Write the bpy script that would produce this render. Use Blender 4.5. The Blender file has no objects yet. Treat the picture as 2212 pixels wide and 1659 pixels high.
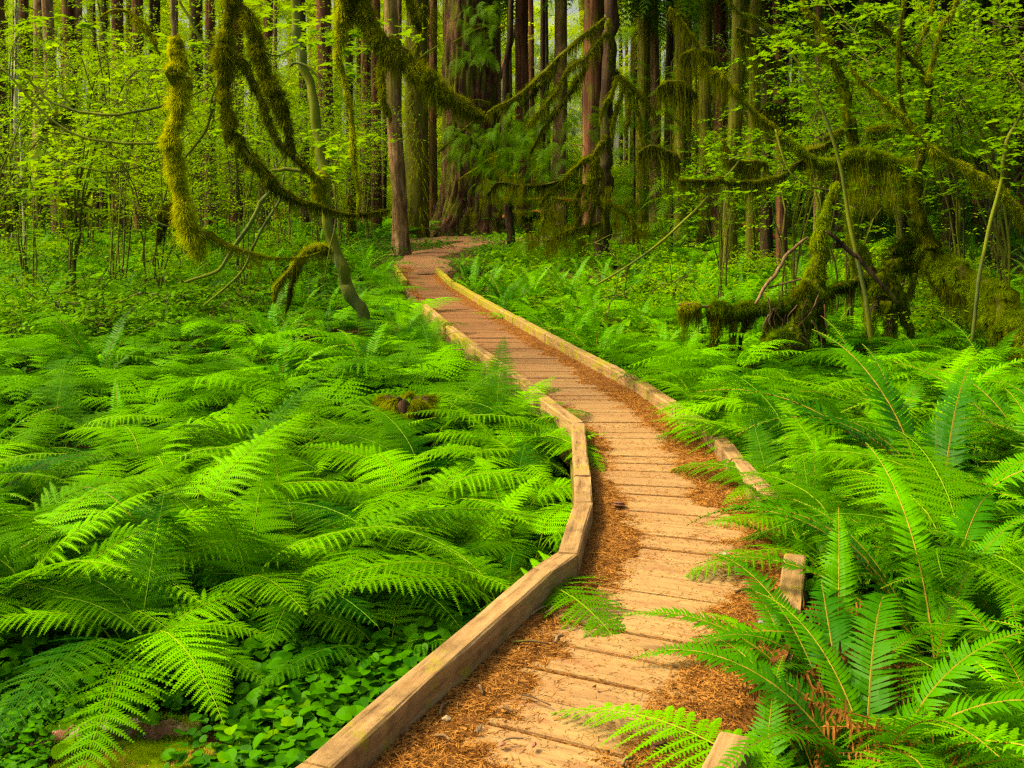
import bpy, math, random
import numpy as np
from mathutils import Vector, Matrix, Euler

rng = np.random.default_rng(11)
random.seed(11)
SC = bpy.context.scene
COL = SC.collection
R = math.radians

# ---------------------------------------------------------------- camera, sky, sun, exposure
CAM_H, FPX, CX, HY = 1.70, 2300.0, 1106.0, 434.0     # eye height above the deck; focal length and horizon in a 2212x1659 frame
cam = bpy.data.cameras.new('camera'); camo = bpy.data.objects.new('camera', cam); COL.objects.link(camo)
camo.location = (0, 0, CAM_H); camo.rotation_euler = (R(90), 0, 0)
cam.sensor_width = 36; cam.lens = 36 * FPX / 2212
cam.shift_y = -(829.5 - HY) / 2212
cam.clip_start = 0.05; cam.clip_end = 1500
SC.camera = camo

SUN_EL, SUN_AZ = 52.0, -96.0        # azimuth from +Y, negative is to the left
w = bpy.data.worlds.new('World'); SC.world = w; w.use_nodes = True
nt = w.node_tree; bg = nt.nodes['Background']
sky = nt.nodes.new('ShaderNodeTexSky'); sky.sky_type = 'NISHITA'; sky.sun_disc = False
sky.sun_elevation = R(SUN_EL); sky.sun_rotation = R(SUN_AZ)
sky.air_density = 1.0; sky.dust_density = 7.0; sky.ozone_density = 0.6
nt.links.new(sky.outputs[0], bg.inputs[0]); bg.inputs[1].default_value = 0.06
sl = bpy.data.lights.new('sun', 'SUN'); so = bpy.data.objects.new('sun', sl); COL.objects.link(so)
sl.energy = 1.5; sl.angle = R(11.0); sl.color = (1.0, 0.88, 0.66)
sd = Vector((math.sin(R(SUN_AZ)) * math.cos(R(SUN_EL)), math.cos(R(SUN_AZ)) * math.cos(R(SUN_EL)), math.sin(R(SUN_EL))))
so.rotation_euler = sd.to_track_quat('Z', 'Y').to_euler(); so.location = sd * 60
SC.view_settings.view_transform = 'Standard'; SC.view_settings.look = 'None'
SC.view_settings.use_white_balance = True; SC.view_settings.white_balance_temperature = 8200; SC.view_settings.white_balance_tint = 10
SC.view_settings.exposure = 2.05; SC.view_settings.gamma = 1.0
SC.view_settings.use_curve_mapping = False
SC.render.engine = 'CYCLES'
cy = SC.cycles
cy.max_bounces = 5; cy.diffuse_bounces = 3; cy.glossy_bounces = 1; cy.transmission_bounces = 4; cy.transparent_max_bounces = 4
cy.use_denoising = False; cy.filter_width = 1.35; cy.caustics_reflective = False; cy.caustics_refractive = False
cy.sample_clamp_indirect = 6.0
SC.render.film_transparent = False

def P(px, py, Y):                      # a point at distance Y seen at (px, py)
    return ((px - CX) * Y / FPX, Y, CAM_H + (HY - py) * Y / FPX)

# ---------------------------------------------------------------- mesh building
class G:
    def __init__(s): s.V = []; s.F = []; s.n = 0
    def add(s, V, *faces, m=0):
        V = np.asarray(V, float).reshape(-1, 3)
        for f in faces:
            f = np.asarray(f, int)
            if len(f): s.F.append((f + s.n, m))
        s.V.append(V); s.n += len(V); return s
    def merge(s, g, M=None, m=None):
        V = np.concatenate(g.V)
        if M is not None:
            M = np.asarray(M); V = V @ M[:3, :3].T + M[:3, 3]
        for f, mm in g.F: s.F.append((f + s.n, mm if m is None else m))
        s.V.append(V); s.n += len(V); return s
    def bake(s, g, Ms, m=None):        # many transformed copies of g
        V = np.concatenate(g.V); Ms = np.asarray(Ms); k = len(Ms); n = len(V)
        if k == 0: return s
        W = np.einsum('kij,nj->kni', Ms[:, :3, :3], V) + Ms[:, None, :3, 3]
        off = (np.arange(k) * n)[:, None, None]
        for f, mm in g.F:
            s.F.append(((f[None] + off).reshape(-1, f.shape[1]) + s.n, mm if m is None else m))
        s.V.append(W.reshape(-1, 3)); s.n += n * k; return s
    def mesh(s, name, mats, smooth=False):
        me = bpy.data.meshes.new(name)
        V = np.concatenate(s.V)
        tot = np.concatenate([np.full(len(f), f.shape[1]) for f, _ in s.F])
        mi = np.concatenate([np.full(len(f), m) for f, m in s.F])
        idx = np.concatenate([f.reshape(-1) for f, _ in s.F])
        me.vertices.add(len(V)); me.vertices.foreach_set('co', V.astype(np.float32).reshape(-1))
        me.loops.add(len(idx)); me.loops.foreach_set('vertex_index', idx.astype(np.int32))
        me.polygons.add(len(tot)); st = np.concatenate([[0], np.cumsum(tot)[:-1]])
        me.polygons.foreach_set('loop_start', st.astype(np.int32))
        me.polygons.foreach_set('material_index', mi.astype(np.int32))
        me.polygons.foreach_set('use_smooth', np.full(len(tot), smooth))
        for m in (mats if isinstance(mats, (list, tuple)) else [mats]): me.materials.append(m)
        me.update(calc_edges=True)
        return me
    def build(s, name, mats, parent=None, smooth=False, loc=None):
        return link(name, s.mesh(name, mats, smooth), parent, loc)

def link(name, me, parent=None, loc=None, rot=None, scl=None):
    o = bpy.data.objects.new(name, me); COL.objects.link(o)
    if parent is not None: o.parent = parent
    if loc is not None: o.location = loc
    if rot is not None: o.rotation_euler = rot
    if scl is not None: o.scale = scl if hasattr(scl, '__len__') else (scl,) * 3
    return o
def tag(o, label=None, cat=None, group=None, kind=None):
    if label: o['label'] = label
    if cat: o['category'] = cat
    if group: o['group'] = group
    if kind: o['kind'] = kind
    return o
def thing(name, label, cat, loc=(0, 0, 0), group=None, rz=0.0):
    return tag(link(name, None, None, loc, (0, 0, rz)), label, cat, group)

def smooth_path(pts, n):               # Catmull-Rom through the rows of pts (any width), n samples
    p = np.asarray(pts, float)
    if len(p) == 2:
        t = np.linspace(0, 1, n)[:, None]; return p[0] * (1 - t) + p[1] * t
    q = np.vstack([2 * p[0] - p[1], p, 2 * p[-1] - p[-2]])
    t = np.linspace(0, len(p) - 1 - 1e-6, n); i = t.astype(int); f = (t - i)[:, None]
    a, b, c, d = q[i], q[i + 1], q[i + 2], q[i + 3]
    return .5 * (2 * b + (c - a) * f + (2 * a - 5 * b + 4 * c - d) * f ** 2 + (3 * b - a - 3 * c + d) * f ** 3)

def frames(p):
    t = np.gradient(p, axis=0); t /= np.linalg.norm(t, axis=1)[:, None] + 1e-9
    u = np.zeros_like(t); ref = np.array([0, 0, 1.]) if abs(t[0][2]) < .8 else np.array([1., 0, 0])
    a = np.cross(t[0], ref); a /= np.linalg.norm(a)
    for i in range(len(t)):
        a = a - t[i] * a.dot(t[i]); a /= np.linalg.norm(a) + 1e-9; u[i] = a
    return t, u, np.cross(t, u)

def fbm1(n, scale, r):                 # smooth 1-D noise
    k = max(3, int(n / scale) + 3); x = np.linspace(0, k - 1.001, n); c = r.normal(size=k)
    i = x.astype(int); f = x - i; f = f * f * (3 - 2 * f); return c[i] * (1 - f) + c[np.minimum(i + 1, k - 1)] * f

def tube(g, path, rad, k=8, lump=0.0, m=0, cap=True, r=rng, twist=0.0):
    p = np.asarray(path, float); n = len(p); rad = np.broadcast_to(rad, (n,)).astype(float)
    t, u, v = frames(p)
    a = np.linspace(0, 2 * np.pi, k, endpoint=False)[None] + twist * np.arange(n)[:, None]
    rr = rad[:, None] * np.ones((1, k))
    if lump: rr = rr * (1 + lump * r.normal(size=(n, k)) * .22 + lump * np.stack([fbm1(n, 3, r) for _ in range(k)], 1))
    rr = np.maximum(rr, rad[:, None] * .35)
    V = p[:, None] + rr[..., None] * (np.cos(a)[..., None] * u[:, None] + np.sin(a)[..., None] * v[:, None])
    i = np.arange(n - 1)[:, None] * k; j = np.arange(k)[None]; j2 = (j + 1) % k
    Q = np.stack([i + j, i + j2, i + k + j2, i + k + j], -1).reshape(-1, 4)
    V = V.reshape(-1, 3); T = []
    if cap:
        c0 = len(V); V = np.vstack([V, p[:1] - t[:1] * rad[0] * .3, p[-1:] + t[-1:] * rad[-1] * .5])
        jj = np.arange(k)
        T = np.vstack([np.stack([np.full(k, c0), (jj + 1) % k, jj], 1), np.stack([np.full(k, c0 + 1), (n - 1) * k + jj, (n - 1) * k + (jj + 1) % k], 1)])
    g.add(V, Q, T, m=m); return V[:n * k].reshape(n, k, 3)

def unit(a): return a / (np.linalg.norm(a, axis=-1, keepdims=True) + 1e-9)

def blades(g, B, D, L, W, m=0, r=rng):    # one thin triangle each
    n = len(B)
    if n == 0: return
    D = unit(D); S = unit(np.cross(D, r.normal(size=(n, 3)))) * (np.asarray(W) * .5).reshape(-1, 1)
    V = np.stack([B - S, B + S, B + D * np.asarray(L).reshape(-1, 1)], 1)
    g.add(V, np.arange(3 * n).reshape(-1, 3), m=m)

def strands(g, B, D0, L, W, m=0, seg=3, r=rng, grav=1.0):   # hanging strips that bend down
    n = len(B)
    if n == 0: return
    L = np.broadcast_to(L, (n,)); W = np.broadcast_to(W, (n,))
    S = unit(np.cross(np.array([0, 0, 1.])[None] + r.normal(size=(n, 3)) * .15, r.normal(size=(n, 3)))) * (W * .5)[:, None]
    p = B.copy(); d = unit(D0); rows = [np.stack([p - S, p + S], 1)]
    for k in range(seg):
        d = unit(d + np.array([0, 0, -1.]) * grav * .9 + r.normal(size=(n, 3)) * .16)
        p = p + d * (L / seg)[:, None]; w_ = 1 - (k + 1) / seg
        rows.append(np.stack([p - S * (w_ + .08), p + S * (w_ + .08)], 1))
    V = np.stack(rows, 1)                       # n, seg+1, 2, 3
    b = (np.arange(n) * (seg + 1) * 2)[:, None] + (np.arange(seg) * 2)[None]
    g.add(V, np.stack([b, b + 1, b + 3, b + 2], -1).reshape(-1, 4), m=m)

def rotz(a): c, s = math.cos(a), math.sin(a); return np.array([[c, -s, 0], [s, c, 0], [0, 0, 1.]])
def mats_from(loc, eul, scl):          # arrays -> k 4x4
    out = np.zeros((len(loc), 4, 4)); ca, sa = np.cos(eul), np.sin(eul)
    cx, cy_, cz = ca.T; sx, sy, sz = sa.T
    Rm = np.empty((len(loc), 3, 3))
    Rm[:, 0, 0] = cy_ * cz; Rm[:, 0, 1] = sx * sy * cz - cx * sz; Rm[:, 0, 2] = cx * sy * cz + sx * sz
    Rm[:, 1, 0] = cy_ * sz; Rm[:, 1, 1] = sx * sy * sz + cx * cz; Rm[:, 1, 2] = cx * sy * sz - sx * cz
    Rm[:, 2, 0] = -sy; Rm[:, 2, 1] = sx * cy_; Rm[:, 2, 2] = cx * cy_
    s = np.asarray(scl, float); s = s[:, None] * np.ones(3) if s.ndim == 1 else s
    out[:, :3, :3] = Rm * s[:, None, :]; out[:, :3, 3] = loc; out[:, 3, 3] = 1
    return out

def vnoise(x, y, s=1.0, seed=0):       # 2-D value noise in -1..1
    x = np.asarray(x, float) * s + seed * 17.3; y = np.asarray(y, float) * s - seed * 9.1
    i = np.floor(x); j = np.floor(y); fx = x - i; fy = y - j; fx = fx * fx * (3 - 2 * fx); fy = fy * fy * (3 - 2 * fy)
    h = lambda a, b: (np.sin(a * 127.1 + b * 311.7) * 43758.5453) % 1.0
    return 2 * ((h(i, j) * (1 - fx) + h(i + 1, j) * fx) * (1 - fy) + (h(i, j + 1) * (1 - fx) + h(i + 1, j + 1) * fx) * fy) - 1
def sst(a, b, x): t = np.clip((np.asarray(x, float) - a) / (b - a), 0, 1); return t * t * (3 - 2 * t)

def gz(x, y):                          # the lie of the land; the deck is z = 0
    x = np.asarray(x, float); y = np.asarray(y, float)
    z = -0.42 + .42 * sst(18, 27, y) + .014 * np.clip(y - 27, 0, 200)
    z = z + .20 * sst(.72, 1.15, x) * sst(.72, 1.2, x - .0) * (1 - sst(9.5, 12.5, y)) * (1 - sst(2.8, 4.5, x) * .6)
    z = z + .05 * vnoise(x, y, .7, 1) + .03 * vnoise(x, y, 2.1, 2) + .25 * vnoise(x, y, .07, 3) * sst(30, 60, y) + .10 * sst(20, 40, np.abs(x)) * sst(20, 50, y)
    return z
def gzf(x, y): return float(gz(x, y))

def scatter(name, sources, loc, rot, scl, idx, label=None, parent=None):
    """One stuff object: geometry nodes put one of the source meshes on every point."""
    me = bpy.data.meshes.new(name); n = len(loc)
    me.vertices.add(n); me.vertices.foreach_set('co', np.asarray(loc, np.float32).reshape(-1))
    a = me.attributes.new('rot', 'FLOAT_VECTOR', 'POINT'); a.data.foreach_set('vector', np.asarray(rot, np.float32).reshape(-1))
    a = me.attributes.new('scl', 'FLOAT', 'POINT'); a.data.foreach_set('value', np.asarray(scl, np.float32))
    a = me.attributes.new('idx', 'INT', 'POINT'); a.data.foreach_set('value', np.asarray(idx, np.int32))
    o = link(name, me, parent); o['kind'] = 'stuff'
    if label: o['label'] = label
    ng = bpy.data.node_groups.new(name, 'GeometryNodeTree')
    ng.interface.new_socket('Geometry', in_out='INPUT', socket_type='NodeSocketGeometry')
    ng.interface.new_socket('Geometry', in_out='OUTPUT', socket_type='NodeSocketGeometry')
    N, Lk = ng.nodes, ng.links
    gi, go = N.new('NodeGroupInput'), N.new('NodeGroupOutput')
    jn = N.new('GeometryNodeJoinGeometry')
    for k, sm in enumerate(sources):
        src = bpy.data.objects.new(name + '_source', sm)
        oi = N.new('GeometryNodeObjectInfo'); oi.inputs['Object'].default_value = src
        g2 = N.new('GeometryNodeGeometryToInstance')
        Lk.new(oi.outputs['Geometry'], g2.inputs[0]); Lk.new(g2.outputs[0], jn.inputs[0])
    iop = N.new('GeometryNodeInstanceOnPoints'); iop.inputs['Pick Instance'].default_value = True
    def at(nm, ty):
        q = N.new('GeometryNodeInputNamedAttribute'); q.data_type = ty; q.inputs[0].default_value = nm
        return next(x for x in q.outputs if x.enabled)
    e2r = N.new('FunctionNodeEulerToRotation')
    Lk.new(gi.outputs[0], iop.inputs['Points']); Lk.new(jn.outputs[0], iop.inputs['Instance'])
    Lk.new(at('idx', 'INT'), iop.inputs['Instance Index']); Lk.new(at('rot', 'FLOAT_VECTOR'), e2r.inputs[0])
    Lk.new(e2r.outputs[0], iop.inputs['Rotation']); Lk.new(at('scl', 'FLOAT'), iop.inputs['Scale'])
    Lk.new(iop.outputs[0], go.inputs[0])
    md = o.modifiers.new('scatter', 'NODES'); md.node_group = ng
    return o

# ---------------------------------------------------------------- materials
def new_mat(name):
    m = bpy.data.materials.new(name); m.use_nodes = True; nt = m.node_tree
    return m, nt, nt.nodes['Principled BSDF'], nt.nodes['Material Output']
def ramp(nt, fac, stops):
    n = nt.nodes.new('ShaderNodeValToRGB'); e = n.color_ramp.elements
    while len(e) < len(stops): e.new(.5)
    for i, (p, c) in enumerate(stops): e[i].position = p; e[i].color = (*c, 1)
    nt.links.new(fac, n.inputs[0]); return n.outputs[0]
def noise(nt, vec, scale, detail=4, rough=.6, dist=0.0):
    n = nt.nodes.new('ShaderNodeTexNoise'); n.inputs['Scale'].default_value = scale; n.inputs['Detail'].default_value = detail
    n.inputs['Roughness'].default_value = rough; n.inputs['Distortion'].default_value = dist
    if vec is not None: nt.links.new(vec, n.inputs['Vector'])
    return n.outputs['Fac']
def mapping(nt, src, scale=(1, 1, 1), loc=None):
    mp = nt.nodes.new('ShaderNodeMapping'); mp.inputs['Scale'].default_value = scale
    nt.links.new(src, mp.inputs['Vector'])
    if loc is not None: nt.links.new(loc, mp.inputs['Location'])
    return mp.outputs[0]
def mixc(nt, fac, a, b, mode='MIX'):
    n = nt.nodes.new('ShaderNodeMix'); n.data_type = 'RGBA'; n.blend_type = mode
    for sock, v in ((n.inputs[0], fac), (n.inputs[6], a), (n.inputs[7], b)):
        if isinstance(v, (int, float)): sock.default_value = v
        elif isinstance(v, tuple): sock.default_value = (*v, 1)
        else: nt.links.new(v, sock)
    return n.outputs[2]
def math_(nt, op, a, b=None, clamp=False):
    n = nt.nodes.new('ShaderNodeMath'); n.operation = op; n.use_clamp = clamp
    for i, v in enumerate((a, b)):
        if v is None: continue
        if isinstance(v, (int, float)): n.inputs[i].default_value = v
        else: nt.links.new(v, n.inputs[i])
    return n.outputs[0]
def bump(nt, h, s, d=.02):
    b = nt.nodes.new('ShaderNodeBump'); b.inputs['Strength'].default_value = s; b.inputs['Distance'].default_value = d
    nt.links.new(h, b.inputs['Height']); return b.outputs[0]
def coords(nt, which='Object'): return nt.nodes.new('ShaderNodeTexCoord').outputs[which]
def geo_pos(nt): return nt.nodes.new('ShaderNodeNewGeometry').outputs['Position']
def obrand(nt): return nt.nodes.new('ShaderNodeObjectInfo').outputs['Random']

def leaf_mat(name, c1, c2, trans=.4, tcol=None, rough=.6, nscale=3.0, spec=.06):
    m, nt, b, out = new_mat(name)
    n1 = noise(nt, geo_pos(nt), nscale, 3)
    f = math_(nt, 'ADD', math_(nt, 'MULTIPLY', n1, 1.2), math_(nt, 'MULTIPLY', obrand(nt), .95))
    f = math_(nt, 'SUBTRACT', f, .58, True)
    c = mixc(nt, f, c1, c2)
    nt.links.new(c, b.inputs['Base Color']); b.inputs['Roughness'].default_value = rough
    b.inputs['Specular IOR Level'].default_value = spec
    tr = nt.nodes.new('ShaderNodeBsdfTranslucent')
    tc = mixc(nt, 1.0, c, tcol or (1.5, 1.25, .5), 'MULTIPLY'); nt.links.new(tc, tr.inputs[0])
    mx = nt.nodes.new('ShaderNodeMixShader'); mx.inputs[0].default_value = trans
    nt.links.new(b.outputs[0], mx.inputs[1]); nt.links.new(tr.outputs[0], mx.inputs[2]); nt.links.new(mx.outputs[0], out.inputs[0])
    return m

M = {}
M['lady'] = leaf_mat('lady_fern_green', (.004, .075, .0003), (.135, .46, .001), .28, (1.4, 1.35, .2), nscale=1.6)
M['lady_stem'] = leaf_mat('fern_stem_yellow', (.10, .24, .008), (.22, .34, .015), .1)
M['sword'] = leaf_mat('sword_fern_green', (.012, .13, .0006), (.105, .44, .001), .30, (1.4, 1.35, .2), .5, 1.5, .12)
M['sword_stem'] = leaf_mat('sword_fern_stem', (.22, .17, .02), (.32, .24, .03), .0)
M['dead'] = leaf_mat('dead_frond_brown', (.07, .026, .005), (.30, .13, .025), .15, (1.3, 1, .6), .8, 9)
M['cover'] = leaf_mat('ground_cover_leaf', (.010, .095, .001), (.045, .22, .002), .25, (1.4, 1.3, .4), .5, 2.0)
M['cover3'] = leaf_mat('shade_tinted_floor_leaf', (.008, .06, .001), (.05, .19, .002), .3, (1.4, 1.2, .3), .6, .6)  # darker floor leaf: shade of centre and right put into its colour
M['cover2'] = leaf_mat('forest_floor_leaf', (.035, .17, .002), (.14, .36, .003), .35, (1.4, 1.2, .4), .6, .6)
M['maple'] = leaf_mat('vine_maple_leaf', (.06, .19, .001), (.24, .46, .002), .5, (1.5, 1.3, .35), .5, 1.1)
M['maple_dark'] = leaf_mat('shade_tinted_maple_leaf', (.03, .13, .001), (.14, .34, .002), .5, (1.5, 1.3, .35), .5, 1.1)  # vine maple leaf darkened, shade of the right thicket in its colour
M['hemlock'] = leaf_mat('hemlock_needle', (.016, .075, .001), (.07, .19, .003), .35, (1.4, 1.2, .4), .6, 1.5)
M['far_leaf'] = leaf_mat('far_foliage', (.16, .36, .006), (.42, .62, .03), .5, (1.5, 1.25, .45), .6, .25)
M['moss'] = leaf_mat('yellow_green_moss', (.09, .13, .001), (.48, .56, .003), .45, (1.3, 1.1, .4), .9, 5.0, .05)
M['moss_dark'] = leaf_mat('olive_hanging_moss', (.034, .045, .001), (.18, .23, .002), .4, (1.3, 1.1, .4), .9, 3.0, .05)
M['moss_bright'] = leaf_mat('bright_sheet_moss', (.06, .13, .001), (.30, .46, .003), .4, (1.3, 1.15, .3), .9, 5.0, .05)
M['moss_green'] = leaf_mat('green_bank_moss', (.03, .09, .001), (.15, .26, .003), .3, (1.3, 1.1, .4), .9, 6.0, .05)

def bark_mat(name, c_dark, c_mid, c_light, moss=.35, mosscol=(.09, .12, .006), vs=(9, 9, 1.1), bs=.9, bd=.03):
    m, nt, b, out = new_mat(name)
    oc = coords(nt); rn = obrand(nt)
    cmb = nt.nodes.new('ShaderNodeCombineXYZ'); nt.links.new(math_(nt, 'MULTIPLY', rn, 30), cmb.inputs[0]); nt.links.new(math_(nt, 'MULTIPLY', rn, 51), cmb.inputs[2])
    mp = mapping(nt, oc, vs, cmb.outputs[0])
    n1 = noise(nt, mp, 1.0, 8, .65, .6); n2 = noise(nt, mapping(nt, oc, (2, 2, .8), cmb.outputs[0]), 1.2, 5)
    c = ramp(nt, n1, [(.33, c_dark), (.5, c_mid), (.66, c_light)])
    f = math_(nt, 'MULTIPLY', math_(nt, 'SUBTRACT', n2, .60 - moss * .35), 9, True)
    c = mixc(nt, math_(nt, 'MULTIPLY', f, .85), c, mosscol)
    big = noise(nt, mapping(nt, oc, (1.1, 1.1, .35), cmb.outputs[0]), 1.6, 4); c = mixc(nt, 1.0, c, ramp(nt, big, [(.3, (.45, .45, .45)), (.6, (1.15, 1.1, 1.0))]), 'MULTIPLY')
    nt.links.new(c, b.inputs['Base Color']); b.inputs['Roughness'].default_value = .9; b.inputs['Specular IOR Level'].default_value = .15
    nt.links.new(bump(nt, math_(nt, 'ADD', n1, math_(nt, 'MULTIPLY', noise(nt, oc, 40, 3), .2)), bs, bd), b.inputs['Normal'])
    return m
M['fir_bark'] = bark_mat('old_fir_bark', (.018, .009, .005), (.095, .050, .025), (.22, .13, .07), .42, vs=(6, 6, 1.2), bs=1, bd=.12)
M['cedar_bark'] = bark_mat('red_brown_bark', (.040, .015, .007), (.11, .050, .024), (.20, .10, .050), .12, vs=(7, 7, .5))
M['grey_bark'] = bark_mat('lichen_brown_bark', (.06, .035, .018), (.19, .115, .055), (.36, .26, .15), .28, (.14, .14, .02), vs=(5, 5, 1.6))
M['mossy_bark'] = bark_mat('moss_covered_bark', (.03, .022, .010), (.08, .06, .022), (.15, .12, .05), .85, (.10, .12, .008), vs=(7, 7, 1.5))
M['green_bark'] = bark_mat('smooth_green_bark', (.035, .055, .015), (.075, .12, .03), (.14, .19, .05), .60, (.13, .17, .01), vs=(6, 6, 3), bs=.3)
M['dark_bark'] = bark_mat('dark_wet_bark', (.014, .009, .006), (.040, .024, .014), (.09, .055, .03), .30, (.05, .065, .006), vs=(9, 9, 1.4))
M['white_bark'] = bark_mat('pale_alder_bark', (.20, .19, .14), (.46, .46, .36), (.66, .66, .52), .18, (.20, .24, .05), vs=(4, 4, 5), bs=.2)
M['dead_wood'] = bark_mat('dead_twig_wood', (.08, .045, .02), (.17, .11, .055), (.30, .23, .13), .05, vs=(14, 14, 3), bs=.4)
M['log_bark'] = bark_mat('lichen_spotted_log_bark', (.10, .04, .02), (.26, .13, .08), (.62, .58, .44), .25, (.12, .17, .01), vs=(9, 14, 14), bs=.8)
M['rot_wood'] = bark_mat('rotten_red_wood', (.05, .016, .006), (.20, .065, .018), (.36, .15, .05), .15, vs=(8, 8, 2))
M['twig'] = bark_mat('thin_twig', (.025, .022, .01), (.06, .055, .022), (.12, .12, .05), .5, (.14, .18, .01), vs=(8, 8, 8), bs=.1)

def plank_mat():
    m, nt, b, out = new_mat('worn_plank_wood'); oc = coords(nt); rn = obrand(nt)
    cmb = nt.nodes.new('ShaderNodeCombineXYZ'); nt.links.new(math_(nt, 'MULTIPLY', rn, 37), cmb.inputs[0]); nt.links.new(math_(nt, 'MULTIPLY', rn, 91), cmb.inputs[1])
    g1 = noise(nt, mapping(nt, oc, (2.2, 30, 30), cmb.outputs[0]), 1.0, 8, .7, .5)
    g2 = noise(nt, mapping(nt, oc, (5, 11, 11), cmb.outputs[0]), 1, 7, .72); pos = geo_pos(nt)
    big = noise(nt, pos, 1.7, 4)
    c = ramp(nt, g1, [(.28, (.17, .095, .035)), (.48, (.32, .215, .085)), (.72, (.42, .30, .12))])
    c = mixc(nt, math_(nt, 'MULTIPLY', math_(nt, 'SUBTRACT', .52, g2), 5, True), c, (.26, .13, .055))
    c = mixc(nt, math_(nt, 'MULTIPLY', math_(nt, 'SUBTRACT', big, .50), 3.0, True), c, (.34, .17, .075))
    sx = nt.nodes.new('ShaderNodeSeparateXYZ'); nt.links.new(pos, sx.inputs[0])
    c = mixc(nt, math_(nt, 'MULTIPLY', rn, .45), c, (.26, .15, .06)); c = mixc(nt, math_(nt, 'MULTIPLY', math_(nt, 'SUBTRACT', sx.outputs[1], 6.5), .12, True), c, mixc(nt, noise(nt, pos, 9, 5), (.11, .045, .016), (.25, .13, .05)))  # far planks darker red-brown: weaker light and litter cover put into the colour
    sp = noise(nt, pos, 55, 3, .7)
    c = mixc(nt, math_(nt, 'MULTIPLY', math_(nt, 'SUBTRACT', sp, .62), 14, True), c, (.10, .05, .02))
    nt.links.new(c, b.inputs['Base Color']); b.inputs['Roughness'].default_value = .85; b.inputs['Specular IOR Level'].default_value = .2
    nt.links.new(bump(nt, math_(nt, 'ADD', g1, math_(nt, 'MULTIPLY', g2, .8)), .5, .008), b.inputs['Normal']); return m
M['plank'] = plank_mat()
def kerb_mat():
    m, nt, b, out = new_mat('mossy_kerb_timber'); oc = coords(nt); pos = geo_pos(nt)
    g1 = noise(nt, mapping(nt, oc, (2.5, 26, 26)), 1.0, 8, .7, .4); g2 = noise(nt, mapping(nt, oc, (4, 9, 9)), 1, 6)
    c = ramp(nt, math_(nt, 'ADD', g1, math_(nt, 'MULTIPLY', math_(nt, 'SUBTRACT', g2, .5), .5)), [(.3, (.09, .05, .02)), (.46, (.28, .175, .07)), (.7, (.42, .29, .125))])
    c = mixc(nt, math_(nt, 'MULTIPLY', math_(nt, 'SUBTRACT', g2, .55), 6, True), c, (.22, .12, .045))
    sx = nt.nodes.new('ShaderNodeSeparateXYZ'); nt.links.new(pos, sx.inputs[0])
    far = math_(nt, 'MULTIPLY', math_(nt, 'SUBTRACT', sx.outputs[1], 6.5), .04, True)
    dk = noise(nt, pos, 3.3, 7, .75); c = mixc(nt, math_(nt, 'MULTIPLY', math_(nt, 'SUBTRACT', dk, .50), 5, True), c, (.13, .08, .032))
    mo = math_(nt, 'ADD', noise(nt, pos, 6, 6, .7), math_(nt, 'MULTIPLY', far, .34))
    c = mixc(nt, math_(nt, 'MULTIPLY', math_(nt, 'SUBTRACT', mo, .545), 9, True), c, mixc(nt, noise(nt, pos, 30, 2), (.15, .18, .006), (.36, .30, .02)))
    nt.links.new(c, b.inputs['Base Color']); b.inputs['Roughness'].default_value = .85; b.inputs['Specular IOR Level'].default_value = .2
    nt.links.new(bump(nt, math_(nt, 'ADD', g1, math_(nt, 'MULTIPLY', mo, .6)), .6, .01), b.inputs['Normal']); return m
M['kerb'] = kerb_mat()
M['beam'] = bark_mat('damp_dark_timber', (.05, .03, .012), (.12, .08, .03), (.20, .14, .06), .55, (.09, .11, .006), vs=(3, 9, 9), bs=.4)
def litter_mat():
    m, nt, b, out = new_mat('needle_litter'); pos = geo_pos(nt)
    n1 = noise(nt, pos, 60, 6, .75); n2 = noise(nt, pos, 5, 5, .7)
    c = ramp(nt, n1, [(.3, (.05, .016, .004)), (.5, (.19, .078, .016)), (.7, (.40, .19, .045))])
    c = mixc(nt, math_(nt, 'MULTIPLY', math_(nt, 'SUBTRACT', n2, .50), 4, True), c, (.09, .03, .008))
    nt.links.new(c, b.inputs['Base Color']); b.inputs['Roughness'].default_value = .95; b.inputs['Specular IOR Level'].default_value = .1
    nt.links.new(bump(nt, n1, 1, .02), b.inputs['Normal']); return m
M['litter'] = litter_mat()
M['needle'] = leaf_mat('dry_needle', (.20, .075, .014), (.60, .31, .07), .1, (1, 1, 1), .7, 40)
def ground_mat():
    m, nt, b, out = new_mat('forest_floor'); pos = geo_pos(nt)
    n1 = noise(nt, pos, 14, 8, .75); n2 = noise(nt, pos, .45, 6, .65); n3 = noise(nt, pos, 90, 3)
    duff = ramp(nt, n1, [(.3, (.012, .007, .003)), (.5, (.055, .026, .010)), (.7, (.15, .065, .022))])
    green = ramp(nt, n1, [(.3, (.012, .03, .002)), (.5, (.05, .11, .006)), (.7, (.13, .20, .012))])
    sx = nt.nodes.new('ShaderNodeSeparateXYZ'); nt.links.new(pos, sx.inputs[0])
    far = math_(nt, 'MULTIPLY', math_(nt, 'SUBTRACT', sx.outputs[1], 22), .1, True)
    f = math_(nt, 'ADD', math_(nt, 'MULTIPLY', math_(nt, 'SUBTRACT', n2, .5), 5), math_(nt, 'MULTIPLY', far, .5), True)
    c = mixc(nt, f, duff, green)
    nt.links.new(c, b.inputs['Base Color']); b.inputs['Roughness'].default_value = .95; b.inputs['Specular IOR Level'].default_value = .1
    nt.links.new(bump(nt, math_(nt, 'ADD', n1, n3), .9, .04), b.inputs['Normal']); return m
M['ground'] = ground_mat()
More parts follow.
